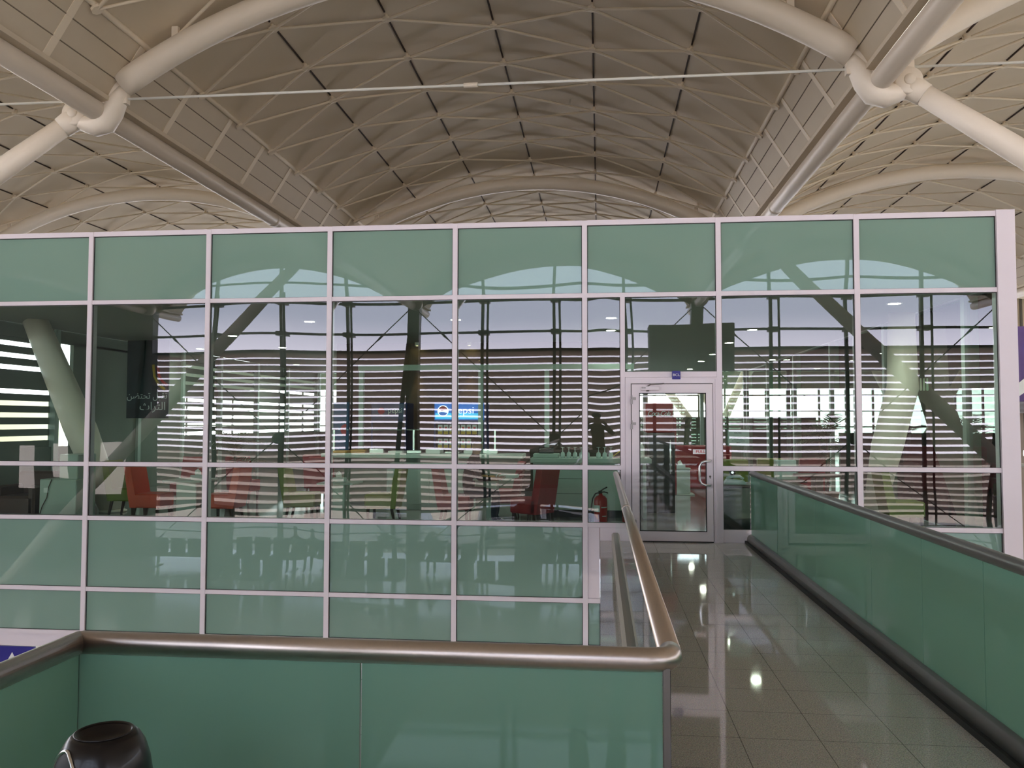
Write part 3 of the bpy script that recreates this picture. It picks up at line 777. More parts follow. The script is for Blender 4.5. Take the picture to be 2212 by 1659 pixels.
# ------------------------------------------------------------------ window wall behind the viewer (seen mirrored in the glass box)
FY = -11.0
back = thing('wall_back', (0, FY, LOW), 'louvred window wall behind the viewer with steel posts and bracing rods', None, None, 'structure')
bays = [(-18.62, -7.42), (-7.42, 3.78), (3.78, 14.98), (14.98, 26.18)]
m = MB(); m.box((-32, FY - 0.25, LOW), (-18.62, FY - 0.05, 9.0)); m.build('solid_wall', 'dark_wall', back)
def zarch(x, cx):
    return AP_T - R_T + math.sqrt(max(0.1, R_T ** 2 - (x - cx) ** 2)) - 0.35
for bi, (xa, xb) in enumerate(bays):
    cx = (xa + xb) / 2
    m = MB(); z = -1.93; k = 0
    while z < 4.32:
        # aerofoil slat, leaning outwards
        t = math.radians(38)
        rm = Matrix.Translation(((xa + xb) / 2, FY - 0.45, z + 0.1)) @ Matrix.Rotation(t, 4, 'X')
        hl = (xb - xa) / 2 - 0.02
        m.box((-hl, -0.138, -0.012), (hl, 0.138, 0.012), 0, rm)
        rm = Matrix.Translation(((xa + xb) / 2, FY - 0.45 + 0.118, z + 0.1 + 0.092)) 
        m.box((-hl, -0.012, -0.02), (hl, 0.012, 0.0), 0, rm)
        z += 0.264; k += 1
    m.build('louvre_bank', 'louvre', back)
    for q in range(4):
        x = xa + 2.8 * q
        if q:
            zt = zarch(x, cx)
            m = MB(); m.box((x - 0.055, FY - 0.06, LOW), (x + 0.055, FY + 0.1, zt)); m.build('window_post', 'facade_steel', back)
            m = MB(); m.tube([(x + 0.24, FY + 0.35, LOW), (x + 0.24, FY + 0.35, min(zt - 0.2, 6.6))], 0.045, 8); m.build('post_stay', 'facade_steel', back)
            for zz in (5.08, 6.33):
                b = MB(); b.box((x - 0.12, FY - 0.1, zz - 0.12), (x + 0.28, FY + 0.38, zz + 0.05)); b.build('post_bracket', 'facade_steel', back)
        else:
            m = MB(); m.box((x - 0.24, FY - 0.1, LOW), (x + 0.24, FY + 0.35, 6.2)); m.build('main_post', 'facade_steel', back)
            m = MB(); m.tube([(x - 0.12, FY + 0.4, 5.0), (x - 0.75, FY + 0.6, -2.2), (x - 0.6, FY + 0.6, LOW)], 0.10, 8); m.build('raking_leg', 'facade_steel', back)
            m = MB(); m.lathe([(0.0, -0.12), (0.27, -0.12), (0.27, 0.12), (0.0, 0.12)], (x + 0.12, FY + 0.5, 6.25), 20, axis=(0, 1, 0)); m.build('post_head', 'tube_paint', back)
    # transoms
    for z, w in ((5.08, 0.045), (6.33, 0.05), (7.1, 0.045), (4.36, 0.05), (-2.02, 0.05), (-2.55, 0.02), (-3.05, 0.02), (-3.5, 0.05)):
        half = (xb - xa) / 2
        if z > 6: half = math.sqrt(max(0.3, (R_T ** 2 - (z + 0.35 - AP_T + R_T) ** 2)))
        half = min(half, (xb - xa) / 2)
        m = MB(); m.box((cx - half, FY - 0.04, z - w), (cx + half, FY + 0.05, z + w)); m.build('window_rail', 'facade_steel', back)
    # bracing rods
    mid = (cx + 0.06, FY + 0.5, 0.9)
    for xx in (xa, xb):
        m = MB(); m.tube([(xx, FY + 0.5, 6.15), mid], 0.022, 6); m.tube([mid, (xx, FY + 0.5, -3.9)], 0.022, 6)
        h = Vector((xx, FY + 0.5, 6.15)).lerp(Vector(mid), 0.2); h2 = Vector((xx, FY + 0.5, 6.15)).lerp(Vector(mid), 0.27)
        m.tube([h, h.lerp(h2, .5), h2], [0.022, 0.05, 0.022], 8); m.build('bracing_rod', 'facade_steel', back)
    m = MB(); m.lathe([(0.0, -0.08), (0.2, -0.08), (0.22, 0), (0.2, 0.08), (0.0, 0.08)], mid, 16, axis=(0, 1, 0)); m.build('rod_hub', 'facade_steel', back)
# dim wall pieces above the arches at the window wall
for bi, (xa, xb) in enumerate([(-29.82, -18.62)] + bays):
    cx = (xa + xb) / 2; N = 24
    m = MB(); vs = []; fs = []
    for i in range(N + 1):
        x = xa + (xb - xa) * i / N; zz = zarch(x, cx) - 0.02
        zz = min(zz, 7.9)
        vs += [(x, FY - 0.12, zz), (x, FY - 0.12, 9.2)]
    for i in range(N): fs.append((2 * i, 2 * i + 2, 2 * i + 3, 2 * i + 1))
    vs2 = [(x, y - 0.05, z) for x, y, z in vs]; k = len(vs)
    fs2 = [tuple(reversed([q + k for q in f])) for f in fs] + [(2 * i, k + 2 * i, k + 2 * i + 2, 2 * i + 2) for i in range(N)]
    m.add(vs + vs2, fs + fs2); m.build('gable_panel', 'vault_panel', back)
# blinds on the solid wall at the left, glowing in place of daylight
BLINDS = ((-24.45, -23.8, -1.35, 0.4), (-22.95, -22.3, -0.9, 0.5), (-20.85, -19.75, -1.5, 0.58))
for (x0, x1, z0, z1) in BLINDS:
    m = MB(); m.box((x0, FY - 0.05, z0), (x1, FY - 0.02, z1)); o = m.build('window_2', 'blind'); tag(o, 'white blind with daylight put in as glow, on the dark wall behind the viewer', None, None, 'structure')
# ground outside
m = MB(); m.box((-150, -160, LOW - 1.2), (150, -12.2, LOW - 0.9)); tag(m.build('ground', 'apron'), 'pale concrete airport apron outside', None, None, 'structure')
m = MB(); m.box((-150, -160.5, LOW - 1.2), (150, -160, -0.5)); 
m = MB(); m.box((-32.2, -13, LOW), (-32, 47, 3.0)); tag(m.build('wall_light_block_left', 'vault_panel'), 'unseen pale wall added far to the left to limit side light', None, None, 'structure')  # added out of view, closes part of the open side against sky light
m = MB(); m.box((29.8, -13, LOW), (30, 47, 5.8)); tag(m.build('wall_light_block_right', 'vault_panel'), 'unseen pale wall added far to the right to dim side light', None, None, 'structure')  # added out of view, tall enough to darken the right vault bays
m = MB(); m.box((-32, 46.5, 6.3), (30, 46.7, 9.0)); tag(m.build('wall_far_gable', 'vault_panel'), 'pale gable wall above the far window', None, None, 'structure')
m = MB(); m.box((7.9, 19.0, LOW), (13.0, 19.2, 1.75)); tag(m.build('wall_partition', 'partition'), 'tan partition wall beyond the right end of the glass box', None, None, 'structure')
# piers of the storey below
for i, (x, y, w) in enumerate(((-14.4, -8.5, 0.45), (-2.6, -8.5, 0.45), (8.4, -8.5, 0.45), (-21.0, -8.5, 0.5))):
    m = MB(); m.bbox((x - w, y - w, LOW), (x + w, y + w, -1.6), 0.03)
    tag(m.build('column', 'pier'), 'square grey column of the lower hall behind the viewer', 'column', 'square columns of the lower hall')
# sign box behind the viewer
root = thing('sign_box', (2.85, -5.0, 3.1), 'dark box canopy standing on posts behind the viewer, mirrored above the door', 'canopy')
m = MB(); m.bbox((1.55, -5.6, 3.05), (4.25, -4.6, 4.62), 0.02); m.build('canopy_box', 'brown_wall', root)
for x in (1.75, 4.05):
    m = MB(); m.box((x - 0.05, -5.15, 0.0), (x + 0.05, -5.05, 3.06)) if x < 2 else m.box((x - 0.05, -5.15, LOW), (x + 0.05, -5.05, 3.06)); m.build('canopy_post', 'facade_steel', root)
# benches of the lower hall
b0 = thing('gate_bench', (0, 0, 0), 'x', 'bench', 'rows of dark gate seats on the lower floor')
for k in range(4):
    x = -1.05 + 0.7 * k
    m = MB(); m.bbox((x - 0.3, -0.25, 0.42), (x + 0.3, 0.25, 0.48), 0.02); m.build('seat', 'seat_grey', b0, local=True)
    m = MB(); m.bbox((x - 0.3, -0.30, 0.46), (x + 0.3, -0.24, 0.98), 0.02); m.build('backrest', 'seat_grey', b0, local=True)
m = MB(); m.box((-1.3, -0.05, 0.34), (1.3, 0.05, 0.41)); m.build('beam', 'facade_steel', b0, local=True)
for x in (-1.0, 1.0):
    m = MB(); m.box((x - 0.04, -0.04, 0.02), (x + 0.04, 0.04, 0.34)); m.box((x - 0.04, -0.3, 0), (x + 0.04, 0.3, 0.03)); m.build('leg', 'facade_steel', b0, local=True)
bl = [(-16.2, -9.2), (-12.7, -9.2), (-9.6, -9.2), (-5.9, -9.2), (-1.0, -9.2), (-12.3, -5.6), (-7.9, -5.6), (-3.4, -5.6)]
for i, (x, y) in enumerate(bl):
    o = b0 if i == 0 else dup(b0)
    o.location = (x, y, LOW); o['label'] = 'dark four seat gate bench on the lower floor, seen only as a mirrored silhouette'

# ------------------------------------------------------------------ people
def person(name, label, joints, bones, rads, zones, loc=(0, 0, 0), group=None, hairpts=None):
    """joints: list of points; grown with a Skin modifier from the pelvis (joint 0); zones: fn(point)->material index"""
    me = bpy.data.meshes.new(name); me.from_pydata([tuple(j) for j in joints], bones, [])
    tmp = bpy.data.objects.new('tmp', me); COL.objects.link(tmp)
    sk = tmp.modifiers.new('s', 'SKIN'); sk.use_smooth_shade = True
    for i, v in enumerate(me.skin_vertices[0].data):
        r = rads[i]; v.radius = r if isinstance(r, tuple) else (r, r); v.use_root = (i == 0)
    ss = tmp.modifiers.new('u', 'SUBSURF'); ss.levels = 2; ss.render_levels = 2
    bpy.context.view_layer.update()
    em = bpy.data.meshes.new_from_object(tmp.evaluated_get(bpy.context.evaluated_depsgraph_get()))
    bpy.data.objects.remove(tmp)
    em.name = name; em.materials.clear()
    mats, fn = zones
    for q in mats: em.materials.append(MT[q])
    for p in em.polygons: p.material_index = fn(p.center); p.use_smooth = True
    o = bpy.data.objects.new(name, em); COL.objects.link(o); o.location = loc
    tag(o, label, 'person', group)
    if hairpts:
        c, r = hairpts
        m = MB(); m.lathe([(0.0, -0.2 * r), (0.86 * r, -0.15 * r), (1.02 * r, 0.25 * r), (0.92 * r, 0.72 * r), (0.55 * r, 1.06 * r), (0.0, 1.18 * r)], c, 16, axis=(0, -0.15, 1))
        m.build('hair', 'hair', o, local=True)
    return o
def fingers(J, B, R, wrist, fwd, side, curl, s=1.0):
    """five separate bent fingers rooted in a palm"""
    f = Vector(fwd).normalized(); sd = Vector(side).normalized(); cu = Vector(curl).normalized()
    w = len(J) - 1
    palm = J[w] + f * 0.05 * s; J.append(palm); R.append((0.018 * s, 0.03 * s)); B.append((w, len(J) - 1)); pi = len(J) - 1
    for k, L in enumerate((0.068, 0.078, 0.072, 0.058)):
        root = palm + f * 0.035 * s + sd * (0.0285 - 0.019 * k) * s
        J.append(root); R.append(0.0085 * s); a = len(J) - 1; B.append((pi, a))
        p = root
        for q in range(2):
            d = (f * (1 - 0.35 * (q + 1)) + cu * 0.45 * (q + 1)).normalized()
            p = p + d * L * 0.5 * s; J.append(p); R.append(0.0075 * s); B.append((len(J) - 2, len(J) - 1))
    t0 = palm - f * 0.02 * s + sd * 0.038 * s; J.append(t0); R.append(0.010 * s); B.append((pi, len(J) - 1))
    J.append(t0 + (f * 0.6 + sd * 0.6 + cu * 0.3).normalized() * 0.045 * s); R.append(0.0085 * s); B.append((len(J) - 2, len(J) - 1))
# photographer standing behind the camera, face towards the glass box
V = Vector
J = [V((0, 0, 0.95)), V((0, 0, 1.12)), V((0, 0.01, 1.32)), V((0, 0.01, 1.44)), V((0, 0.02, 1.53)), V((0, 0.04, 1.62)), V((0, 0.05, 1.70))]
B = [(0, 1), (1, 2), (2, 3), (3, 4), (4, 5), (5, 6)]
R = [(0.17, 0.12), (0.15, 0.11), (0.18, 0.12), (0.11, 0.08), 0.055, (0.075, 0.092), (0.062, 0.078)]
for s in (-1, 1):
    a = len(J); J += [V((s * 0.19, 0.0, 1.40)), V((s * 0.36, 0.04, 1.22)), V((s * 0.17, 0.24, 1.50))]; R += [0.06, 0.045, 0.028]; B += [(3, a), (a, a + 1), (a + 1, a + 2)]
    fingers(J, B, R, a + 2, (-s * 0.75, 0.25, 0.55), (0, 0.3, 0.9), (-s, 0.3, 0), 1.0)
    a = len(J); J += [V((s * 0.10, 0, 0.88)), V((s * 0.12, 0.01, 0.48)), V((s * 0.13, -0.01, 0.09)), V((s * 0.15, 0.13, 0.035))]; R += [0.095, 0.062, 0.042, (0.042, 0.035)]; B += [(0, a), (a, a + 1), (a + 1, a + 2), (a + 2, a + 3)]
def z1(c):
    if c.z > 1.50 or (abs(c.y) > 0.2 and c.z > 1.4): return 1
    if c.z > 0.92: return 0
    return 2 if c.z > 0.1 else 3
person('person', 'photographer in a brown shirt with raised hands, mirrored in the pane left of the door', J, B, R, (['brown_cloth', 'skin', 'black_cloth', 'black_plastic'], z1), (-0.02, -0.42, 0.0), None, (V((0, 0.04, 1.69)), 0.085))
# seated silhouettes on the benches
def seated(x, y, z, rz, label, top='black_cloth', bottom='jeans', armx=0.25, group=None, lean=0.0, seat=0.46, rotf=None):
    J = [V((0, 0, seat + 0.10)), V((0, -0.02 + lean * .3, seat + 0.28)), V((0, lean * .7, seat + 0.48)), V((0, lean, seat + 0.58)), V((0, lean + 0.02, seat + 0.67)), V((0, lean + 0.04, seat + 0.76)), V((0, lean + 0.05, seat + 0.84))]
    B = [(0, 1), (1, 2), (2, 3), (3, 4), (4, 5), (5, 6)]
    R = [(0.17, 0.13), (0.15, 0.11), (0.17, 0.12), (0.10, 0.08), 0.053, (0.073, 0.09), (0.06, 0.075)]
    for s in (-1, 1):
        a = len(J); J += [V((s * 0.19, lean, seat + 0.54)), V((s * armx, 0.10 + lean, seat + 0.30)), V((s * 0.13, 0.33 + lean, seat + 0.30))]; R += [0.058, 0.043, 0.028]; B += [(3, a), (a, a + 1), (a + 1, a + 2)]
        fingers(J, B, R, a + 2, (-s * 0.2, 0.9, 0.1), (0, -0.1, 1), (-s, 0.2, -0.3), 1.0)
        a = len(J); J += [V((s * 0.10, 0.05, seat + 0.08)), V((s * 0.12, 0.45, seat + 0.09)), V((s * 0.12, 0.42, 0.10)), V((s * 0.13, 0.56, 0.035))]; R += [0.095, 0.066, 0.045, (0.042, 0.033)]; B += [(0, a), (a, a + 1), (a + 1, a + 2), (a + 2, a + 3)]
    def zz(c):
        if c.z > seat + 0.66: return 1
        if c.y > 0.27 + lean and c.z > seat + 0.2: return 1
        if c.z > seat + 0.17: return 0
        return 2 if c.z > 0.1 else 3
    o = person('person', label, J, B, R, ([top, 'skin', bottom, 'black_plastic'], zz), (x, y, z), group, (V((0, lean + 0.03, seat + 0.84)), 0.083))
    o.rotation_euler = (0, 0, rz)
    return o
for i, x in enumerate((-11.7, -11.05, -6.3, -1.4, -0.7)):
    seated(x, -9.2, LOW, 0.0, 'dark seated figure on a lower floor bench, seen only as a mirrored silhouette', group='people waiting on the lower floor')
# baggage vans on the apron
for i, (x, y, rz) in enumerate(((-9.6, -20.5, 0.1), (-4.6, -22.5, -0.2), (-0.9, -21, 0.3))):
    root = thing('service_van', (0, 0, 0), 'small white service van parked on the apron outside', 'van', 'service vans on the apron') if i == 0 else dup(van0)
    if i == 0:
        van0 = root
        m = MB(); m.bbox((-1.9, -0.85, 0.45), (1.9, 0.85, 1.1), 0.06); m.prism([(-1.9, 1.05), (1.0, 1.05), (0.55, 1.95), (-1.85, 1.95)], -0.8, 0.8); m.build('van_body', 'van_white', root, local=True)
        m = MB(); m.prism([(-1.6, 1.2), (0.75, 1.2), (0.45, 1.8), (-1.6, 1.8)], -0.81, 0.81); m.build('side_window', 'gasket', root, local=True)
        for wx in (-1.2, 1.2):
            for wy in (-0.8, 0.8):
                m = MB(); m.lathe([(0.0, -0.09), (0.36, -0.09), (0.36, 0.09), (0.0, 0.09)], (wx, wy, 0.36), 18, axis=(0, 1, 0)); m.build('wheel', 'black_rubber', root, local=True)
    root.location = (x, y, LOW - 0.9); root.rotation_euler = (0, 0, rz)

# ------------------------------------------------------------------ cafe furniture
def make_chair(label, mt, group, legs='dark_wood', w=0.44, d=0.46, hb=0.90, base=0.24, flare=0.12):
    """upholstered high back chair, origin on the floor, facing +Y"""
    t = thing('dining_chair', (0, 0, 0), label, 'chair', group)
    m = MB(); m.bbox((-w / 2, -d / 2, base), (w / 2, d / 2, 0.45), 0.02); m.build('seat', mt, t, local=True)
    m = MB(); m.prism([(-d / 2 - 0.01, base), (-d / 2 + 0.09, base), (-d / 2 + 0.07, 0.45), (-d / 2 - 0.02, hb), (-d / 2 - flare, hb - 0.015), (-d / 2 - 0.05, 0.45)], -w / 2, w / 2, plane='YZ'); m.build('backrest', mt, t, local=True)
    for sx in (-1, 1):
        for sy in (-1, 1):
            a = (sx * (w / 2 - 0.04), sy * (d / 2 - 0.05)); b = (a[0], a[1] + (-0.05 if sy < 0 else 0.0))
            m = MB(); q = 0.02
            m.add([(a[0] - q, a[1] - q, base), (a[0] + q, a[1] - q, base), (a[0] + q, a[1] + q, base), (a[0] - q, a[1] + q, base), (b[0] - q * .7, b[1] - q * .7, 0), (b[0] + q * .7, b[1] - q * .7, 0), (b[0] + q * .7, b[1] + q * .7, 0), (b[0] - q * .7, b[1] + q * .7, 0)],
                  [(0, 1, 2, 3), (7, 6, 5, 4), (0, 4, 5, 1), (1, 5, 6, 2), (2, 6, 7, 3), (3, 7, 4, 0)]); m.build('leg', legs, t, local=True)
    return t
red0 = make_chair('dark red high back chair nearest the counter, its back to the fire extinguisher', 'red_leather', 'red leather dining chairs')
ora0 = make_chair('orange red high back chair at the left table, facing right', 'orange_leather', 'orange red dining chairs')
oli0 = make_chair('olive green high back chair left of the pale cupboard, facing left', 'olive_leather', 'olive green dining chairs')
LFT, RGT, AWAY, NEAR = PI / 2, -PI / 2, 0.0, PI
def put(o, x, y, rz, lab=None, first=False):
    c = o if first else dup(o)
    c.location = (x, y, 0); c.rotation_euler = (0, 0, rz)
    if lab: c['label'] = lab
    return c
put(red0, -0.98, 12.0, LFT - 0.55, None, True)
put(red0, -1.55, 13.45, LFT, 'dark red high back chair behind the one nearest the counter')
put(red0, -2.14, 12.4, RGT, 'dark red high back chair in which the diner in black sits')
put(ora0, -6.80, 12.15, RGT, None, True)
put(ora0, -5.68, 12.2, LFT, 'orange red high back chair at the left table, facing left')
put(oli0, -3.28, 12.45, LFT, None, True)
put(oli0, -4.55, 12.5, RGT + 0.1, 'olive green high back chair behind the second clear pane column, facing right')
put(oli0, -7.75, 13.1, RGT, 'olive green high back chair behind the striped column at far left')
put(oli0, 2.30, 14.95, AWAY, 'olive green chair just right of the door, behind the desk')
put(oli0, 3.0, 15.5, AWAY, 'olive green chair farther right behind the desk')
put(oli0, 4.2, 12.2, RGT, 'olive green high back chair at the right end pane')
for i, (x, y, rz, lab) in enumerate(((-6.6, 15.0, AWAY, 'dark red chair back beside the palm at left'), (-5.5, 16.0, AWAY, 'dark red chair back right of the left palm'), (-5.0, 14.9, AWAY, 'dark red chair back in front of the kitchen corner'),
                                     (-7.3, 14.2, NEAR, 'dark red chair back above the orange chairs'), (3.75, 15.6, AWAY, 'dark red chair back right of the olive chairs'), (2.35, 17.2, AWAY, 'dark red chair far behind the desk'))):
    put(red0, x, y, rz, lab)
def table(x, y, label, top=0.35, h=0.73, mt='white_laminate', square=True, ped=0.16):
    t = thing('dining_table', (x, y, 0), label, 'table')
    m = MB()
    if square: m.bbox((x - top, y - top, h - 0.03), (x + top, y + top, h), 0.008)
    else: m.lathe([(0, h - 0.03), (top, h - 0.03), (top + 0.005, h - 0.015), (top, h), (0, h)], (x, y, 0), 32)
    m.build('tabletop', mt, t)
    m = MB(); m.bbox((x - ped, y - 0.14, 0.02), (x + ped, y + 0.14, h - 0.03), 0.01); m.build('pedestal', mt, t)
    m = MB(); m.bbox((x - ped - 0.08, y - 0.24, 0.0), (x + ped + 0.08, y + 0.24, 0.02), 0.006); m.build('foot_plate', mt, t)
    return t
table(-6.22, 12.2, 'pale green table on a block foot between the orange chairs', 0.3, 0.66)
table(-1.62, 12.6, 'white square table between the red chairs', 0.33, 0.70, ped=0.08)
table(-3.95, 12.45, 'pale table between the olive green chairs', 0.28, 0.62, ped=0.12)
table(1.75, 18.1, 'pale cube table in front of the red sofa, seen through the door', 0.16, 0.56, ped=0.15)
table(3.4, 13.6, 'dark round table near the right palm', 0.36, 0.72, 'dark_wood', False, 0.06)
def tissue(x, y, z, label):
    t = thing('tissue_box', (x, y, z), label, 'tissue box')
    m = MB(); m.bbox((x - 0.10, y - 0.055, z), (x + 0.10, y + 0.055, z + 0.07), 0.006); m.build('carton', 'paper', t)
    m = MB(); m.add([(x - 0.05, y, z + 0.068), (x + 0.05, y, z + 0.068), (x + 0.03, y + 0.02, z + 0.12), (x, y - 0.01, z + 0.17), (x - 0.06, y + 0.01, z + 0.13)], [(0, 1, 2), (0, 2, 3), (0, 3, 4)])
    m.add([(x - 0.05, y + .002, z + 0.068), (x + 0.05, y + .002, z + 0.068), (x + 0.03, y + 0.022, z + 0.12), (x, y - 0.008, z + 0.17), (x - 0.06, y + 0.012, z + 0.13)], [(2, 1, 0), (3, 2, 0), (4, 3, 0)])
    m.build('tissue', 'white_box', t)
tissue(-6.05, 12.1, 0.66, 'tissue box on the table between the orange chairs')
tissue(-3.95, 12.4, 0.62, 'tissue box on the table between the olive chairs')
tissue(1.70, 18.0, 0.56, 'tissue box on the cube table seen through the door')
t = thing('food_tray', (-1.35, 12.55, 0.70), 'pale takeaway box on the white table beside the diner', 'food box')
m = MB(); m.bbox((-1.55, 12.45, 0.70), (-1.22, 12.65, 0.745), 0.006); m.build('carton', 'paper', t)
m = MB(); m.lathe([(0, 0), (0.05, 0.005), (0.06, 0.02), (0.04, 0.045), (0, 0.05)], (-1.72, 12.42, 0.70), 14); tag(m.build('bread_roll', 'bread'), 'brown bread roll on the white table by the diner', 'bread')
m = MB(); m.lathe([(0, 0), (0.05, 0.005), (0.055, 0.02), (0.035, 0.04), (0, 0.045)], (-1.60, 12.34, 0.70), 14); tag(m.build('bread_roll', 'bread'), 'second brown bread roll nearer the takeaway box', 'bread')
# the diner
seated(-1.98, 12.38, 0.0, RGT, 'diner in a black top and dark jeans seated in the left red chair', 'black_cloth', 'jeans', 0.25, None, 0.12, 0.40)

# counter with glasses
ct = thing('service_counter', (-0.1, 13.8, 0), 'pale green white counter with a long top left of the door', 'counter')
m = MB(); m.bbox((-1.12, 13.45, 0.88), (0.82, 14.2, 0.955), 0.008); m.build('countertop', 'white_laminate', ct)
m = MB(); m.bbox((-1.08, 13.55, 0.12), (0.30, 14.1, 0.88), 0.004); m.build('front_panel', 'white_laminate', ct)
for z in (0.62, 0.38):
    m = MB(); m.box((-0.75, 13.545, z), (-0.25, 13.552, z + 0.006)); m.build('panel_groove', 'text_black', ct)
m = MB(); m.box((-1.06, 13.6, 0.0), (0.30, 14.1, 0.12)); m.build('plinth', 'text_black', ct)
m = MB(); m.bbox((0.68, 13.5, 0.0), (0.74, 14.1, 0.88), 0.004); m.build('end_support', 'white_laminate', ct)
cb = thing('buffet_counter', (-3.2, 15.5, 0), 'long pale buffet counter in front of the drinks fridges', 'counter')
m = MB(); m.bbox((-5.2, 15.2, 0.86), (-1.4, 15.9, 0.94), 0.01); m.build('countertop', 'white_laminate', cb)
m = MB(); m.bbox((-5.1, 15.3, 0.0), (-1.5, 15.8, 0.86), 0.01); m.build('front_panel', 'inner_wall', cb)
m = MB(); m.box((-5.08, 15.28, 1.38), (-1.9, 15.84, 1.40)); m.build('sneeze_shelf', 'inner_glass', cb)
for x in (-5.05, -3.5, -1.95):
    m = MB(); m.box((x - 0.015, 15.5, 0.94), (x + 0.015, 15.53, 1.38)); m.build('shelf_post', 'steel_bright', cb)
# bottles of sauce / trays along the buffet
for i in range(9):
    x = -4.9 + i * 0.36
    m = MB(); m.bbox((x - 0.14, 15.35, 0.94), (x + 0.14, 15.7, 0.985 + 0.02 * (i % 3)), 0.01)
    tag(m.build('serving_dish', 'bread' if i in (0, 1) else ('white_box' if i % 2 else 'steel_bright')), ['yellow crusty bread tray at the left end of the buffet', 'second bread tray from the left end of the buffet'][i] if i < 2 else 'shallow serving dish on the buffet counter', 'dish', None if i < 2 else 'serving dishes on the buffet counter')
# tall pale cupboard panel between the olive and the red chairs
t = thing('low_cupboard', (-3.25, 14.5, 0), 'pale green cupboard with two doors between the olive and red chairs', 'cupboard')
m = MB(); m.bbox((-3.72, 14.35, 0.0), (-2.2, 14.75, 0.80), 0.01); m.build('carcass', 'white_laminate', t)
for x in (-3.70, -2.95):
    m = MB(); m.bbox((x, 14.335, 0.10), (x + 0.735, 14.352, 0.78), 0.004); m.build('door', 'white_laminate', t)
# glasses and cups
g0 = thing('stem_glass', (0, 0, 0), 'upturned stemmed glass in the row on the counter', 'glass', 'stemmed glasses on the counter')
m = MB(); m.lathe([(0.034, 0), (0.038, 0.05), (0.030, 0.085), (0.008, 0.1), (0.005, 0.15), (0.008, 0.165), (0.034, 0.172), (0.034, 0.175), (0.0, 0.175)], (0, 0, 0), 16); m.build('glass_body', 'glassware', g0, local=True)
for i, x in enumerate((-0.60, -0.50, -0.40, -0.30, -0.20, -0.02, 0.08, 0.18)):
    o = g0 if i == 0 else dup(g0)
    o.location = (x, 13.62, 0.955)
t = thing('till', (-0.85, 13.7, 0.955), 'flat pale till box at the left end of the white counter', 'till')
m = MB(); m.bbox((-1.08, 13.55, 0.955), (-0.66, 13.9, 1.02), 0.01); m.build('till_box', 'white_laminate', t)
m = MB(); m.bbox((-1.0, 13.7, 1.02), (-0.75, 13.74, 1.12), 0.01); m.build('screen', 'black_plastic', t)
m = MB(); m.lathe([(0.045, 0), (0.05, 0.2), (0.03, 0.26), (0.012, 0.28), (0.012, 0.31)], (0.52, 13.7, 0.955), 16); tag(m.build('jug', 'white_box'), 'white jug on the counter end, seen through the door', 'jug')
m = MB(); m.lathe([(0.04, 0), (0.045, 0.16), (0.02, 0.21), (0.012, 0.25)], (0.68, 13.75, 0.955), 16); tag(m.build('bottle', 'white_box'), 'white bottle beside the jug on the counter end', 'bottle')
t = thing('folder', (0.26, 13.8, 0.955), 'open folder with a yellow edge near the glasses', 'folder')
m = MB(); m.box((0.16, 13.7, 0.955), (0.34, 13.95, 0.965)); m.build('cover', 'black_plastic', t)
m = MB(); m.tube([(0.2, 13.7, 0.97), (0.38, 13.8, 1.10)], 0.008, 6); m.build('edge_band', 'yellow', t)
# drinks fridges
def fridge(x0, x1, y0, y1, h, label, name='drinks_fridge'):
    t = thing(name, ((x0 + x1) / 2, (y0 + y1) / 2, 0), label, 'fridge')
    m = MB(); m.bbox((x0, y0 + 0.02, 0.0), (x1, y1, h), 0.015); m.build('cabinet', 'navy', t)
    m = MB(); m.bbox((x0 + 0.02, y0 - 0.02, h - 0.36), (x1 - 0.02, y0 + 0.02, h - 0.01), 0.01); hd = m.build('header_sign', 'pepsi_blue', t)
    m = MB(); m.box((x0 + 0.04, y0 - 0.024, h - 0.34), (x1 - 0.04, y0 - 0.02, h - 0.22)); m.build('header_band', 'pepsi_cyan', hd)
    m = MB(); m.bbox((x0 + 0.04, y0 - 0.005, 0.15), (x1 - 0.04, y0 + 0.02, h - 0.40), 0.01); m.build('glass_door', 'gasket', t)
    return t, hd
t, hd = fridge(-3.38, -2.32, 16.8, 17.5, 1.93, 'tall blue drinks fridge with a lit header')
cxl, czl = -3.18, 1.755
m = MB()
rr_ = 0.105; yb = 16.77
def disc(cx, cz, r, y, mt, name, par, a0=0, a1=2 * PI):
    m = MB(); N = 28; vs = [(cx + r * math.cos(a0 + (a1 - a0) * i / N), y, cz + r * math.sin(a0 + (a1 - a0) * i / N)) for i in range(N + 1)]
    vs2 = [(x, y + 0.004, z) for x, y, z in vs]
    m.add(vs, [tuple(range(N + 1))]); m.add(vs2, [tuple(reversed(range(N + 1)))]); return m.build(name, mt, par)
disc(cxl, czl, 0.115, yb + 0.002, 'lit_white', 'logo_disc', hd)
def cap(cx, cz, r, y, top, mt, par):
    m = MB(); N = 20; vs = []
    for i in range(N + 1):
        a = (0.08 * PI + 0.75 * PI * i / N) if top else (-0.88 * PI + 0.74 * PI * i / N)
        vs.append((cx + r * math.cos(a), y, cz + r * math.sin(a)))
    vs += ([(cx - r * 0.35, y, cz + r * 0.02), (cx + r * 0.3, y, cz + r * 0.12)] if top else [(cx + r * 0.2, y, cz - r * 0.25), (cx - r * 0.4, y, cz - r * 0.22)])
    k = len(vs); vs2 = [(x, yy + 0.003, z) for x, yy, z in vs]
    m.add(vs, [tuple(range(k))]); m.add(vs2, [tuple(reversed(range(k)))]); m.build('logo_wave', mt, par)
cap(cxl, czl, 0.098, yb - 0.003, True, 'ink_red', hd); cap(cxl, czl, 0.098, yb - 0.003, False, 'pepsi_blue', hd)
text('header_lettering', 'pepsi', 0.205, (-2.76, 16.768, 1.765), FRONT, 'lit_white', hd, xs=1.05)
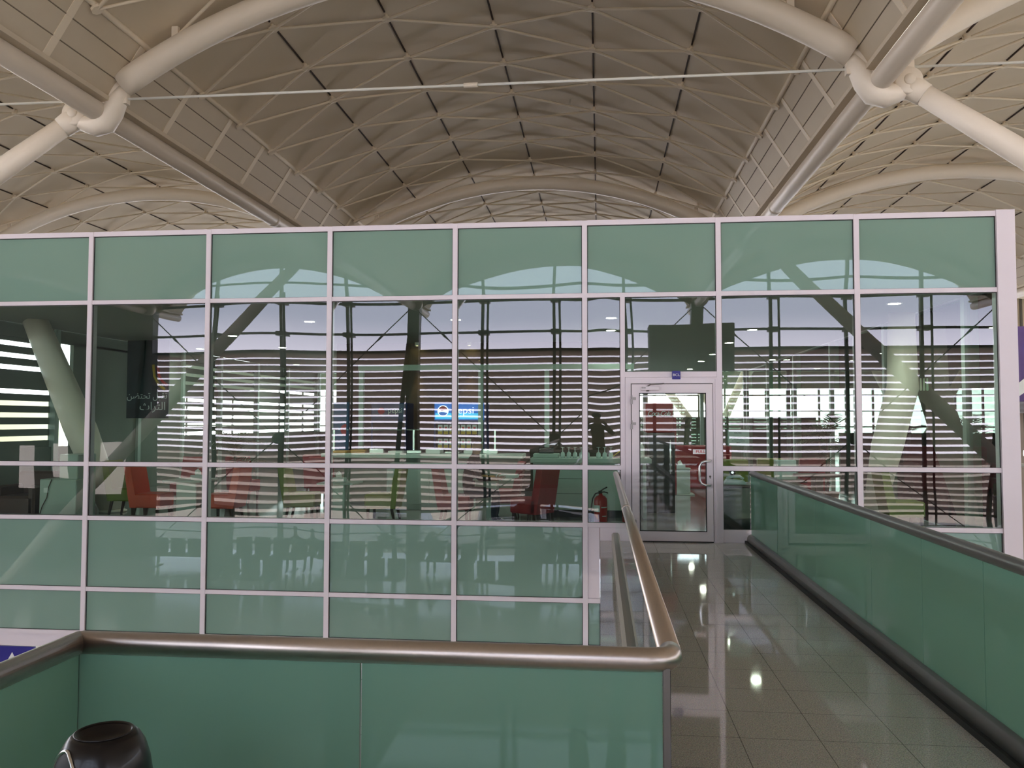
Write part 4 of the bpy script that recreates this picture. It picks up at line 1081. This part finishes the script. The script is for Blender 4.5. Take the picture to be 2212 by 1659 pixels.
for i, z in enumerate((1.28, 1.0)):
    for k in range(8):
        x = -3.28 + k * 0.118
        m = MB(); m.bbox((x, 16.76, z), (x + 0.09, 16.79, z + 0.19), 0.005)
        o = m.build('drinks_carton', 'white_box'); tag(o, 'small white and yellow drinks carton behind the lit fridge door', 'carton', 'cartons in the lit fridge')
        q = MB(); q.box((x, 16.756, z), (x + 0.09, 16.76, z + 0.06)); q.build('yellow_band', 'yellow', o)
        q = MB(); q.box((x + 0.02, 16.756, z + 0.11), (x + 0.07, 16.76, z + 0.15)); q.build('red_mark', 'ink_red', o)
t, hd = fridge(-4.78, -4.02, 17.1, 17.8, 1.93, 'second dim blue drinks fridge left of the lit one')
for c in hd.children: pass
hd.data.materials[0] = MT['navy']; hd.children[0].data.materials[0] = MT['navy']
disc(-4.55, 1.755, 0.07, 17.07, 'ink_red', 'logo_disc', hd)
text('header_lettering', 'pepsi', 0.15, (-4.25, 17.068, 1.765), FRONT, 'paper', hd)
t = thing('banner_panel', (-5.7, 18.1, 0), 'tall blue promotional panel left of the fridges', 'banner')
m = MB(); m.bbox((-5.93, 18.05, 0.0), (-5.55, 18.12, 1.96), 0.01); m.build('panel', 'banner_blue', t)
disc(-5.60, 1.35, 0.13, 18.04, 'ink_red', 'logo_disc', t, PI / 2, 3 * PI / 2)
# red cola fridge behind the door
t = thing('cola_fridge', (1.0, 14.6, 0), 'dark fridge with a red header seen through the door', 'fridge')
m = MB(); m.bbox((0.80, 14.4, 0.0), (1.27, 15.1, 1.36), 0.01); m.build('cabinet', 'black_plastic', t)
m = MB(); m.bbox((0.78, 14.36, 1.36), (1.24, 15.1, 1.86), 0.015); hd = m.build('header_sign', 'coke_red', t)
m = MB(); m.bbox((1.20, 14.42, 0.3), (1.30, 15.1, 1.62), 0.01); m.build('red_side', 'coke_red', t)
text('header_lettering', 'Coca-Cola', 0.125, (1.0, 14.352, 1.68), FRONT, 'paper', hd, shear=0.35, xs=0.82, spacing=0.86)
m = MB(); m.tube([(1.19, 14.37, 0.65), (1.19, 14.35, 0.7), (1.19, 14.35, 1.2), (1.19, 14.37, 1.25)], 0.014, 8); m.build('door_handle', 'steel_bright', t)
m = MB(); m.bbox((0.36, 14.9, 0.0), (0.78, 15.5, 0.9), 0.02); tag(m.build('waste_cabinet', 'black_plastic'), 'low black cabinet behind the counter end, left of the dark fridge', 'cabinet')
# red sofa and screens beyond
t = thing('sofa', (2.2, 20, 0), 'dark red leather sofa seen through the right half of the door', 'sofa')
m = MB(); m.bbox((1.35, 19.5, 0.0), (3.1, 20.2, 0.45), 0.04); m.build('seat', 'red_leather', t)
m = MB(); m.bbox((1.35, 20.15, 0.08), (3.1, 20.45, 0.98), 0.04); m.build('backrest', 'red_leather', t)
for x in (1.3, 3.05):
    m = MB(); m.bbox((x, 19.5, 0.08), (x + 0.16, 20.3, 0.62), 0.04); m.build('armrest', 'red_leather', t)
# desk right of the door
t = thing('reception_desk', (1.86, 11.9, 0), 'dark desk just inside the glass right of the door', 'desk')
m = MB(); m.bbox((1.60, 11.6, 0.0), (2.75, 12.2, 0.66), 0.01); m.build('desk_body', 'black_plastic', t)
m = MB(); m.bbox((1.58, 11.57, 0.66), (2.78, 12.23, 0.69), 0.008); m.build('desk_top', 'brown_leather', t)
t = thing('telephone', (1.85, 11.8, 0.69), 'pale telephone on the dark desk right of the door', 'telephone')
m = MB(); m.prism([(1.70, 0.69), (2.0, 0.69), (1.97, 0.74), (1.74, 0.76)], 11.72, 11.88); m.build('base', 'paper', t)
m = MB(); m.tube([(1.74, 11.8, 0.77), (1.8, 11.8, 0.79), (1.92, 11.8, 0.79), (1.97, 11.8, 0.76)], 0.018, 8); m.build('handset', 'paper', t)
t = thing('web_camera', (1.84, 11.95, 0.69), 'small black camera with a bright lens on the desk', 'camera')
m = MB(); m.lathe([(0.0, -0.03), (0.04, -0.03), (0.045, 0.03), (0.0, 0.03)], (1.84, 11.95, 0.84), 16, axis=(0, -1, 0)); m.build('body', 'black_plastic', t)
m = MB(); m.lathe([(0.018, 0.031), (0.018, 0.034), (0.0, 0.034)], (1.84, 11.95, 0.84), 12, axis=(0, -1, 0)); m.build('lens', 'lit_white', t)
m = MB(); m.box((1.83, 11.94, 0.69), (1.85, 11.96, 0.8)); m.build('stand', 'black_plastic', t)
m = MB(); m.bbox((2.86, 14.0, 0.60), (3.18, 14.2, 0.92), 0.01); t = m.build('menu_board', 'paper'); tag(t, 'small pale folded menu card right of the olive chairs', 'menu')
t = table(3.0, 14.1, 'small dark table carrying the menu card', 0.3, 0.60, 'dark_wood', True, 0.05)
# left corner: pale cabinet with a cable, brown sofa
t = thing('white_cabinet', (-8.45, 12.5, 0), 'pale green white cabinet with a hanging cable at far left', 'cabinet')
m = MB(); m.bbox((-8.76, 12.3, 0.0), (-8.14, 12.8, 0.63), 0.01); m.build('carcass', 'white_laminate', t)
m = MB(); m.bbox((-8.45, 12.32, 0.63), (-8.14, 12.8, 1.02), 0.01); m.build('side_block', 'white_laminate', t)
m = MB(); m.tube([(-8.55, 12.29, 0.63), (-8.60, 12.285, 0.5), (-8.62, 12.285, 0.35), (-8.70, 12.285, 0.2), (-8.76, 12.285, 0.0)], 0.006, 6); m.build('cable', 'brown_leather', t)
m = MB(); m.bbox((-8.68, 12.28, 0.42), (-8.60, 12.30, 0.50), 0.006); m.build('socket', 'white_box', t)
for i, (x0, x1, y, lab) in enumerate(((-9.55, -8.85, 12.6, 'dark brown armchair at the far left corner, nearest the glass'), (-10.2, -9.5, 14.6, 'dark brown armchair behind the pale cabinet at far left'))):
    t = thing('armchair', ((x0 + x1) / 2, y, 0), lab, 'armchair')
    m = MB(); m.bbox((x0, y - 0.3, 0.0), (x1, y + 0.35, 0.36), 0.04); m.build('seat', 'brown_leather', t)
    m = MB(); m.bbox((x0, y + 0.25, 0.06), (x1, y + 0.45, 0.72), 0.04); m.build('backrest', 'brown_leather', t)
    for x in (x0, x1 - 0.12):
        m = MB(); m.bbox((x, y - 0.3, 0.06), (x + 0.12, y + 0.3, 0.52), 0.03); m.build('armrest', 'brown_leather', t)
# speaker on the left wall, poster
m = MB(); m.bbox((-10.36, 15.9, 1.05), (-10.2, 16.1, 1.32), 0.02); tag(m.build('wall_speaker', 'black_plastic'), 'small black loudspeaker on the left glazed wall', 'speaker')
t = thing('poster_banner', (-9.6, 17.0, 0), 'dark teal hanging banner with white Arabic lettering at left', 'banner')
m = MB(); m.box((-10.15, 17.0, 1.60), (-9.2, 17.03, 3.28)); pb = m.build('banner_sheet', 'poster_dark', t)
text('arabic_lettering', '\ufee6\ufec0\ufe98\ufea4\ufe97 \ufede\ufe92\ufed8\ufe97', 0.2, (-9.68, 16.99, 2.08), FRONT, 'paper', pb, xs=0.9)
text('arabic_lettering', '\ufe99\ufe8d\ufeae\ufe98\ufedf\ufe8d', 0.24, (-9.55, 16.99, 1.85), FRONT, 'paper', pb)
m = MB(); m.tube([(-9.55, 16.985, 2.75), (-9.52, 16.985, 2.5), (-9.42, 16.985, 2.32), (-9.28, 16.985, 2.22)], 0.03, 8); m.build('yellow_swoosh', 'yellow', pb)
m = MB(); m.tube([(-9.45, 16.985, 2.72), (-9.42, 16.985, 2.52), (-9.33, 16.985, 2.38), (-9.22, 16.985, 2.3)], 0.03, 8); m.build('red_swoosh', 'ink_red', pb)
# standing strut tubes inside the cafe
for pts, lab in (([(-10.05, 13.5, 4.0), (-9.779, 13.5, 3.4), (-8.87, 13.5, 1.37), (-8.26, 13.5, 0.0)], 'thick pale raking tube inside the left end of the cafe'),
                 ([(5.46, 14.0, 3.36), (4.95, 14.0, 2.1), (4.60, 14.0, 1.15), (4.35, 14.0, 0.0)], 'thick pale raking tube inside the right end of the cafe')):
    pp = pts[1:] if pts[0][2] > 3.9 else pts
    pp = [(min(4.86, q[0]), q[1], min(q[2], 3.3)) for q in pp]
    root = thing('strut_column', pts[-1], lab, 'column')
    m = MB(); m.tube(pp, [0.2, 0.26, 0.19] if len(pp) == 3 else [0.2, 0.24, 0.24, 0.15], 22); m.build('strut_tube', 'tube_paint', root)
    m = MB(); m.lathe([(0.22, 0.0), (0.22, 0.03), (0.16, 0.05)], pts[-1], 20); m.build('base_ring', 'tube_paint', root)
# fire extinguisher
t = thing('fire_extinguisher', (0.01, 11.42, 0), 'red fire extinguisher with black hose standing behind the glass left of the door', 'fire extinguisher')
m = MB(); m.lathe([(0.0, 0.0), (0.08, 0.0), (0.09, 0.02), (0.09, 0.47), (0.083, 0.51), (0.055, 0.54), (0.028, 0.55), (0.025, 0.575), (0.0, 0.575)], (0.01, 11.42, 0), 28); m.build('cylinder', 'ext_red', t)
m = MB(); m.box((-0.02, 11.40, 0.57), (0.03, 11.44, 0.61)); m.tube([(0.0, 11.42, 0.6), (0.05, 11.42, 0.635), (0.10, 11.42, 0.66)], 0.009, 8); m.tube([(0.01, 11.42, 0.59), (0.06, 11.42, 0.595), (0.11, 11.42, 0.58)], 0.008, 8); m.build('valve_lever', 'black_plastic', t)
m = MB(); m.tube([(-0.01, 11.42, 0.585), (-0.06, 11.42, 0.57), (-0.10, 11.42, 0.50), (-0.115, 11.42, 0.38), (-0.12, 11.42, 0.2), (-0.125, 11.42, 0.06)], 0.010, 8); m.build('hose', 'black_rubber', t)
def band(c, r, a0, a1, z0, z1, mt, name, par):
    m = MB(); N = 10; vs = []
    for i in range(N + 1):
        a = a0 + (a1 - a0) * i / N; vs += [(c[0] + r * math.cos(a), c[1] + r * math.sin(a), z0), (c[0] + r * math.cos(a), c[1] + r * math.sin(a), z1)]
    m.add(vs, [(2 * i, 2 * i + 2, 2 * i + 3, 2 * i + 1) for i in range(N)]); m.build(name, mt, par)
band((0.01, 11.42), 0.0915, math.radians(195), math.radians(262), 0.33, 0.42, 'paper', 'label_sheet', t)
band((0.01, 11.42), 0.0915, math.radians(275), math.radians(335), 0.385, 0.40, 'paper', 'label_line', t)
band((0.01, 11.42), 0.0915, math.radians(283), math.radians(325), 0.27, 0.28, 'paper', 'label_line', t)
# palms
def palm(x, y, h, label, seed, nf=17, L=0.62):
    rnd = random.Random(seed)
    t = thing('potted_palm', (x, y, 0), label, 'plant')
    m = MB(); m.lathe([(0.0, 0), (0.14, 0), (0.19, 0.32), (0.2, 0.34), (0.17, 0.34), (0.0, 0.30)], (x, y, 0), 24); m.build('pot', 'terracotta', t)
    m = MB(); m.tube([(x, y, 0.3), (x + 0.02, y, h * 0.6), (x - 0.01, y, h)], [0.028, 0.022, 0.018], 8); m.build('stem', 'bark', t)
    m = MB()
    for i in range(nf):
        az = 2 * PI * i / nf + rnd.uniform(-.2, .2); el = rnd.uniform(0.25, 1.35); z0 = h - rnd.uniform(0, 0.35)
        d = Vector((math.cos(az) * math.cos(el), math.sin(az) * math.cos(el), math.sin(el)))
        p = Vector((x, y, z0)); pts = [p.copy()]; vel = d * (L * rnd.uniform(.8, 1.15) / 9)
        for k in range(9): vel = vel + Vector((0, 0, -0.0055)); p = p + vel; pts.append(p.copy())
        m.tube(pts, [0.006 * (1 - k / 12) for k in range(10)], 4, 0, False)
        for k in range(2, 10):
            tdir = (pts[k] - pts[k - 1]).normalized(); sd = tdir.cross(Vector((0, 0, 1))).normalized()
            for s in (-1, 1):
                ll = 0.22 * math.sin(PI * (k + 1) / 12.5) + 0.04
                tip = pts[k] + (tdir * 0.7 + sd * s * 0.75 + Vector((0, 0, -0.25))).normalized() * ll
                w = tdir * 0.014
                m.add([pts[k] - w, pts[k] + w, tip], [(0, 1, 2)]); 
    m.build('fronds', 'leaf', t)
palm(-6.3, 13.9, 1.15, 'potted palm between the pane columns at left, beside the orange chair', 3)
palm(3.9, 14.9, 1.3, 'potted palm behind the right hand panes', 5, 20)
palm(4.3, 17.0, 1.35, 'second potted palm farther behind at the right', 8, 12)
# downlights
dl0 = thing('downlight', (0, 0, 3.3), 'round recessed downlight in the cafe ceiling', 'ceiling light', 'round downlights in the cafe ceiling')
m = MB(); m.lathe([(0.085, 0.0), (0.115, 0.0), (0.115, -0.012), (0.085, -0.006)], (0, 0, 0), 24); m.build('trim_ring', 'lamp_ring', dl0, local=True)
m = MB(); m.lathe([(0.0, -0.010), (0.085, -0.010)], (0, 0, 0), 24); m.build('lamp_disc', 'lamp', dl0, local=True)
ld = bpy.data.lights.new('downlight_beam', 'SPOT'); ld.energy = 13; ld.spot_size = 2.3; ld.spot_blend = 0.6; ld.color = (1, 0.98, 0.92); ld.shadow_soft_size = 0.08
lo = bpy.data.objects.new('downlight_beam', ld); COL.objects.link(lo); lo.parent = dl0; lo.location = (0, 0, -0.03)
spots = []
ex, ey = 1799.0, 0.0
for (x, y) in LIGHTS:
    spots.append((x, y))
for i, (x, y) in enumerate(spots):
    o = dl0 if i == 0 else dup(dl0)
    o.location = (x, y, 3.299)
# warm spots lighting the fridges
for i, x in enumerate((-4.05, -2.87)):
    t = thing('spotlight', (x, 17.0, 3.3), ['warm spotlight above the gap between the two fridges', 'warm spotlight above the lit drinks fridge'][i], 'spotlight')
    m = MB(); m.lathe([(0.05, 0.0), (0.05, -0.08), (0.04, -0.08), (0.0, -0.05)], (x, 18.22, 3.3), 16); m.build('housing', 'lamp_ring', t)
    m = MB(); m.lathe([(0.0, -0.075), (0.039, -0.075)], (x, 18.22, 3.3), 16); m.build('lamp_disc', 'lamp_warm', t)
    ld = bpy.data.lights.new('warm_spot', 'SPOT'); ld.energy = 14; ld.spot_size = 0.42; ld.color = (1, 0.62, 0.2); ld.shadow_soft_size = 0.04
    lo = bpy.data.objects.new('warm_spot', ld); COL.objects.link(lo); lo.parent = t; lo.location = (0, 1.22, -0.1); lo.rotation_euler = (math.radians(3), 0, 0)
# billboard beyond the right end of the box
t = thing('billboard', (9.5, 17.5, 0), 'purple and dark billboard with a blue letter beyond the right edge of the glass box', 'billboard')
m = MB(); m.box((8.15, 17.5, 1.95), (11.5, 17.6, 3.45)); pb = m.build('board', 'poster_purple', t)
m = MB(); m.box((8.15, 17.45, 1.72), (11.5, 17.62, 1.95)); m.build('board_foot', 'black_plastic', t)
m = MB(); m.box((8.4, 17.52, LOW), (8.6, 17.58, 1.72)); m.box((10.9, 17.52, LOW), (11.1, 17.58, 1.72)); m.build('board_leg', 'facade_steel', t)
text('board_letter', 'E', 0.36, (8.48, 17.48, 3.0), FRONT, 'pepsi_cyan', pb)
m = MB(); m.add([(8.2, 17.485, 2.0), (8.2, 17.485, 2.25), (9.2, 17.485, 3.1), (9.2, 17.485, 2.7)], [(0, 1, 2, 3)]); m.add([(8.2, 17.49, 2.0), (8.2, 17.49, 2.25), (9.2, 17.49, 3.1), (9.2, 17.49, 2.7)], [(3, 2, 1, 0)]); m.build('white_stripe', 'white_box', pb)
t = thing('flood_lamp', (7.3, 15.0, LOW), 'bright floodlamp at the right edge beyond the glass box', 'lamp')
m = MB(); m.lathe([(0.0, -0.05), (0.07, -0.03), (0.1, 0.0), (0.07, 0.03), (0.0, 0.05)], (7.25, 15.0, 1.02), 20, axis=(0, 1, 0)); m.build('lamp_head', 'lamp', t)
m = MB(); m.tube([(7.3, 15.08, LOW), (7.3, 15.08, 1.0)], 0.03, 8); m.box((7.1, 15.03, 0.78), (7.5, 15.1, 0.84)); m.build('lamp_pole', 'facade_steel', t)
text('tmp', 'IN', 0.5, (0, 0, 0), FRONT, 'pepsi_cyan', back) if False else None
m = MB(); m.box((9.6, 25.0, 1.4), (13.5, 25.2, 2.35)); t = m.build('hall_sign', 'dark_wall'); tag(t, 'dark sign with bright turquoise letters IN beyond the right panes', 'sign')
m = MB(); m.box((9.7, 25.02, LOW), (9.85, 25.18, 1.4)); m.box((13.2, 25.02, LOW), (13.35, 25.18, 1.4)); m.build('sign_leg', 'facade_steel', t)
MT['cyan_lit'] = mat('cyan_lit', (0.2, 0.8, 0.75), 0.4, emit=(0.25, 0.9, 0.8), es=1.2)
text('sign_lettering', 'IN', 0.75, (11.45, 24.98, 1.85), FRONT, 'cyan_lit', t, xs=1.1)
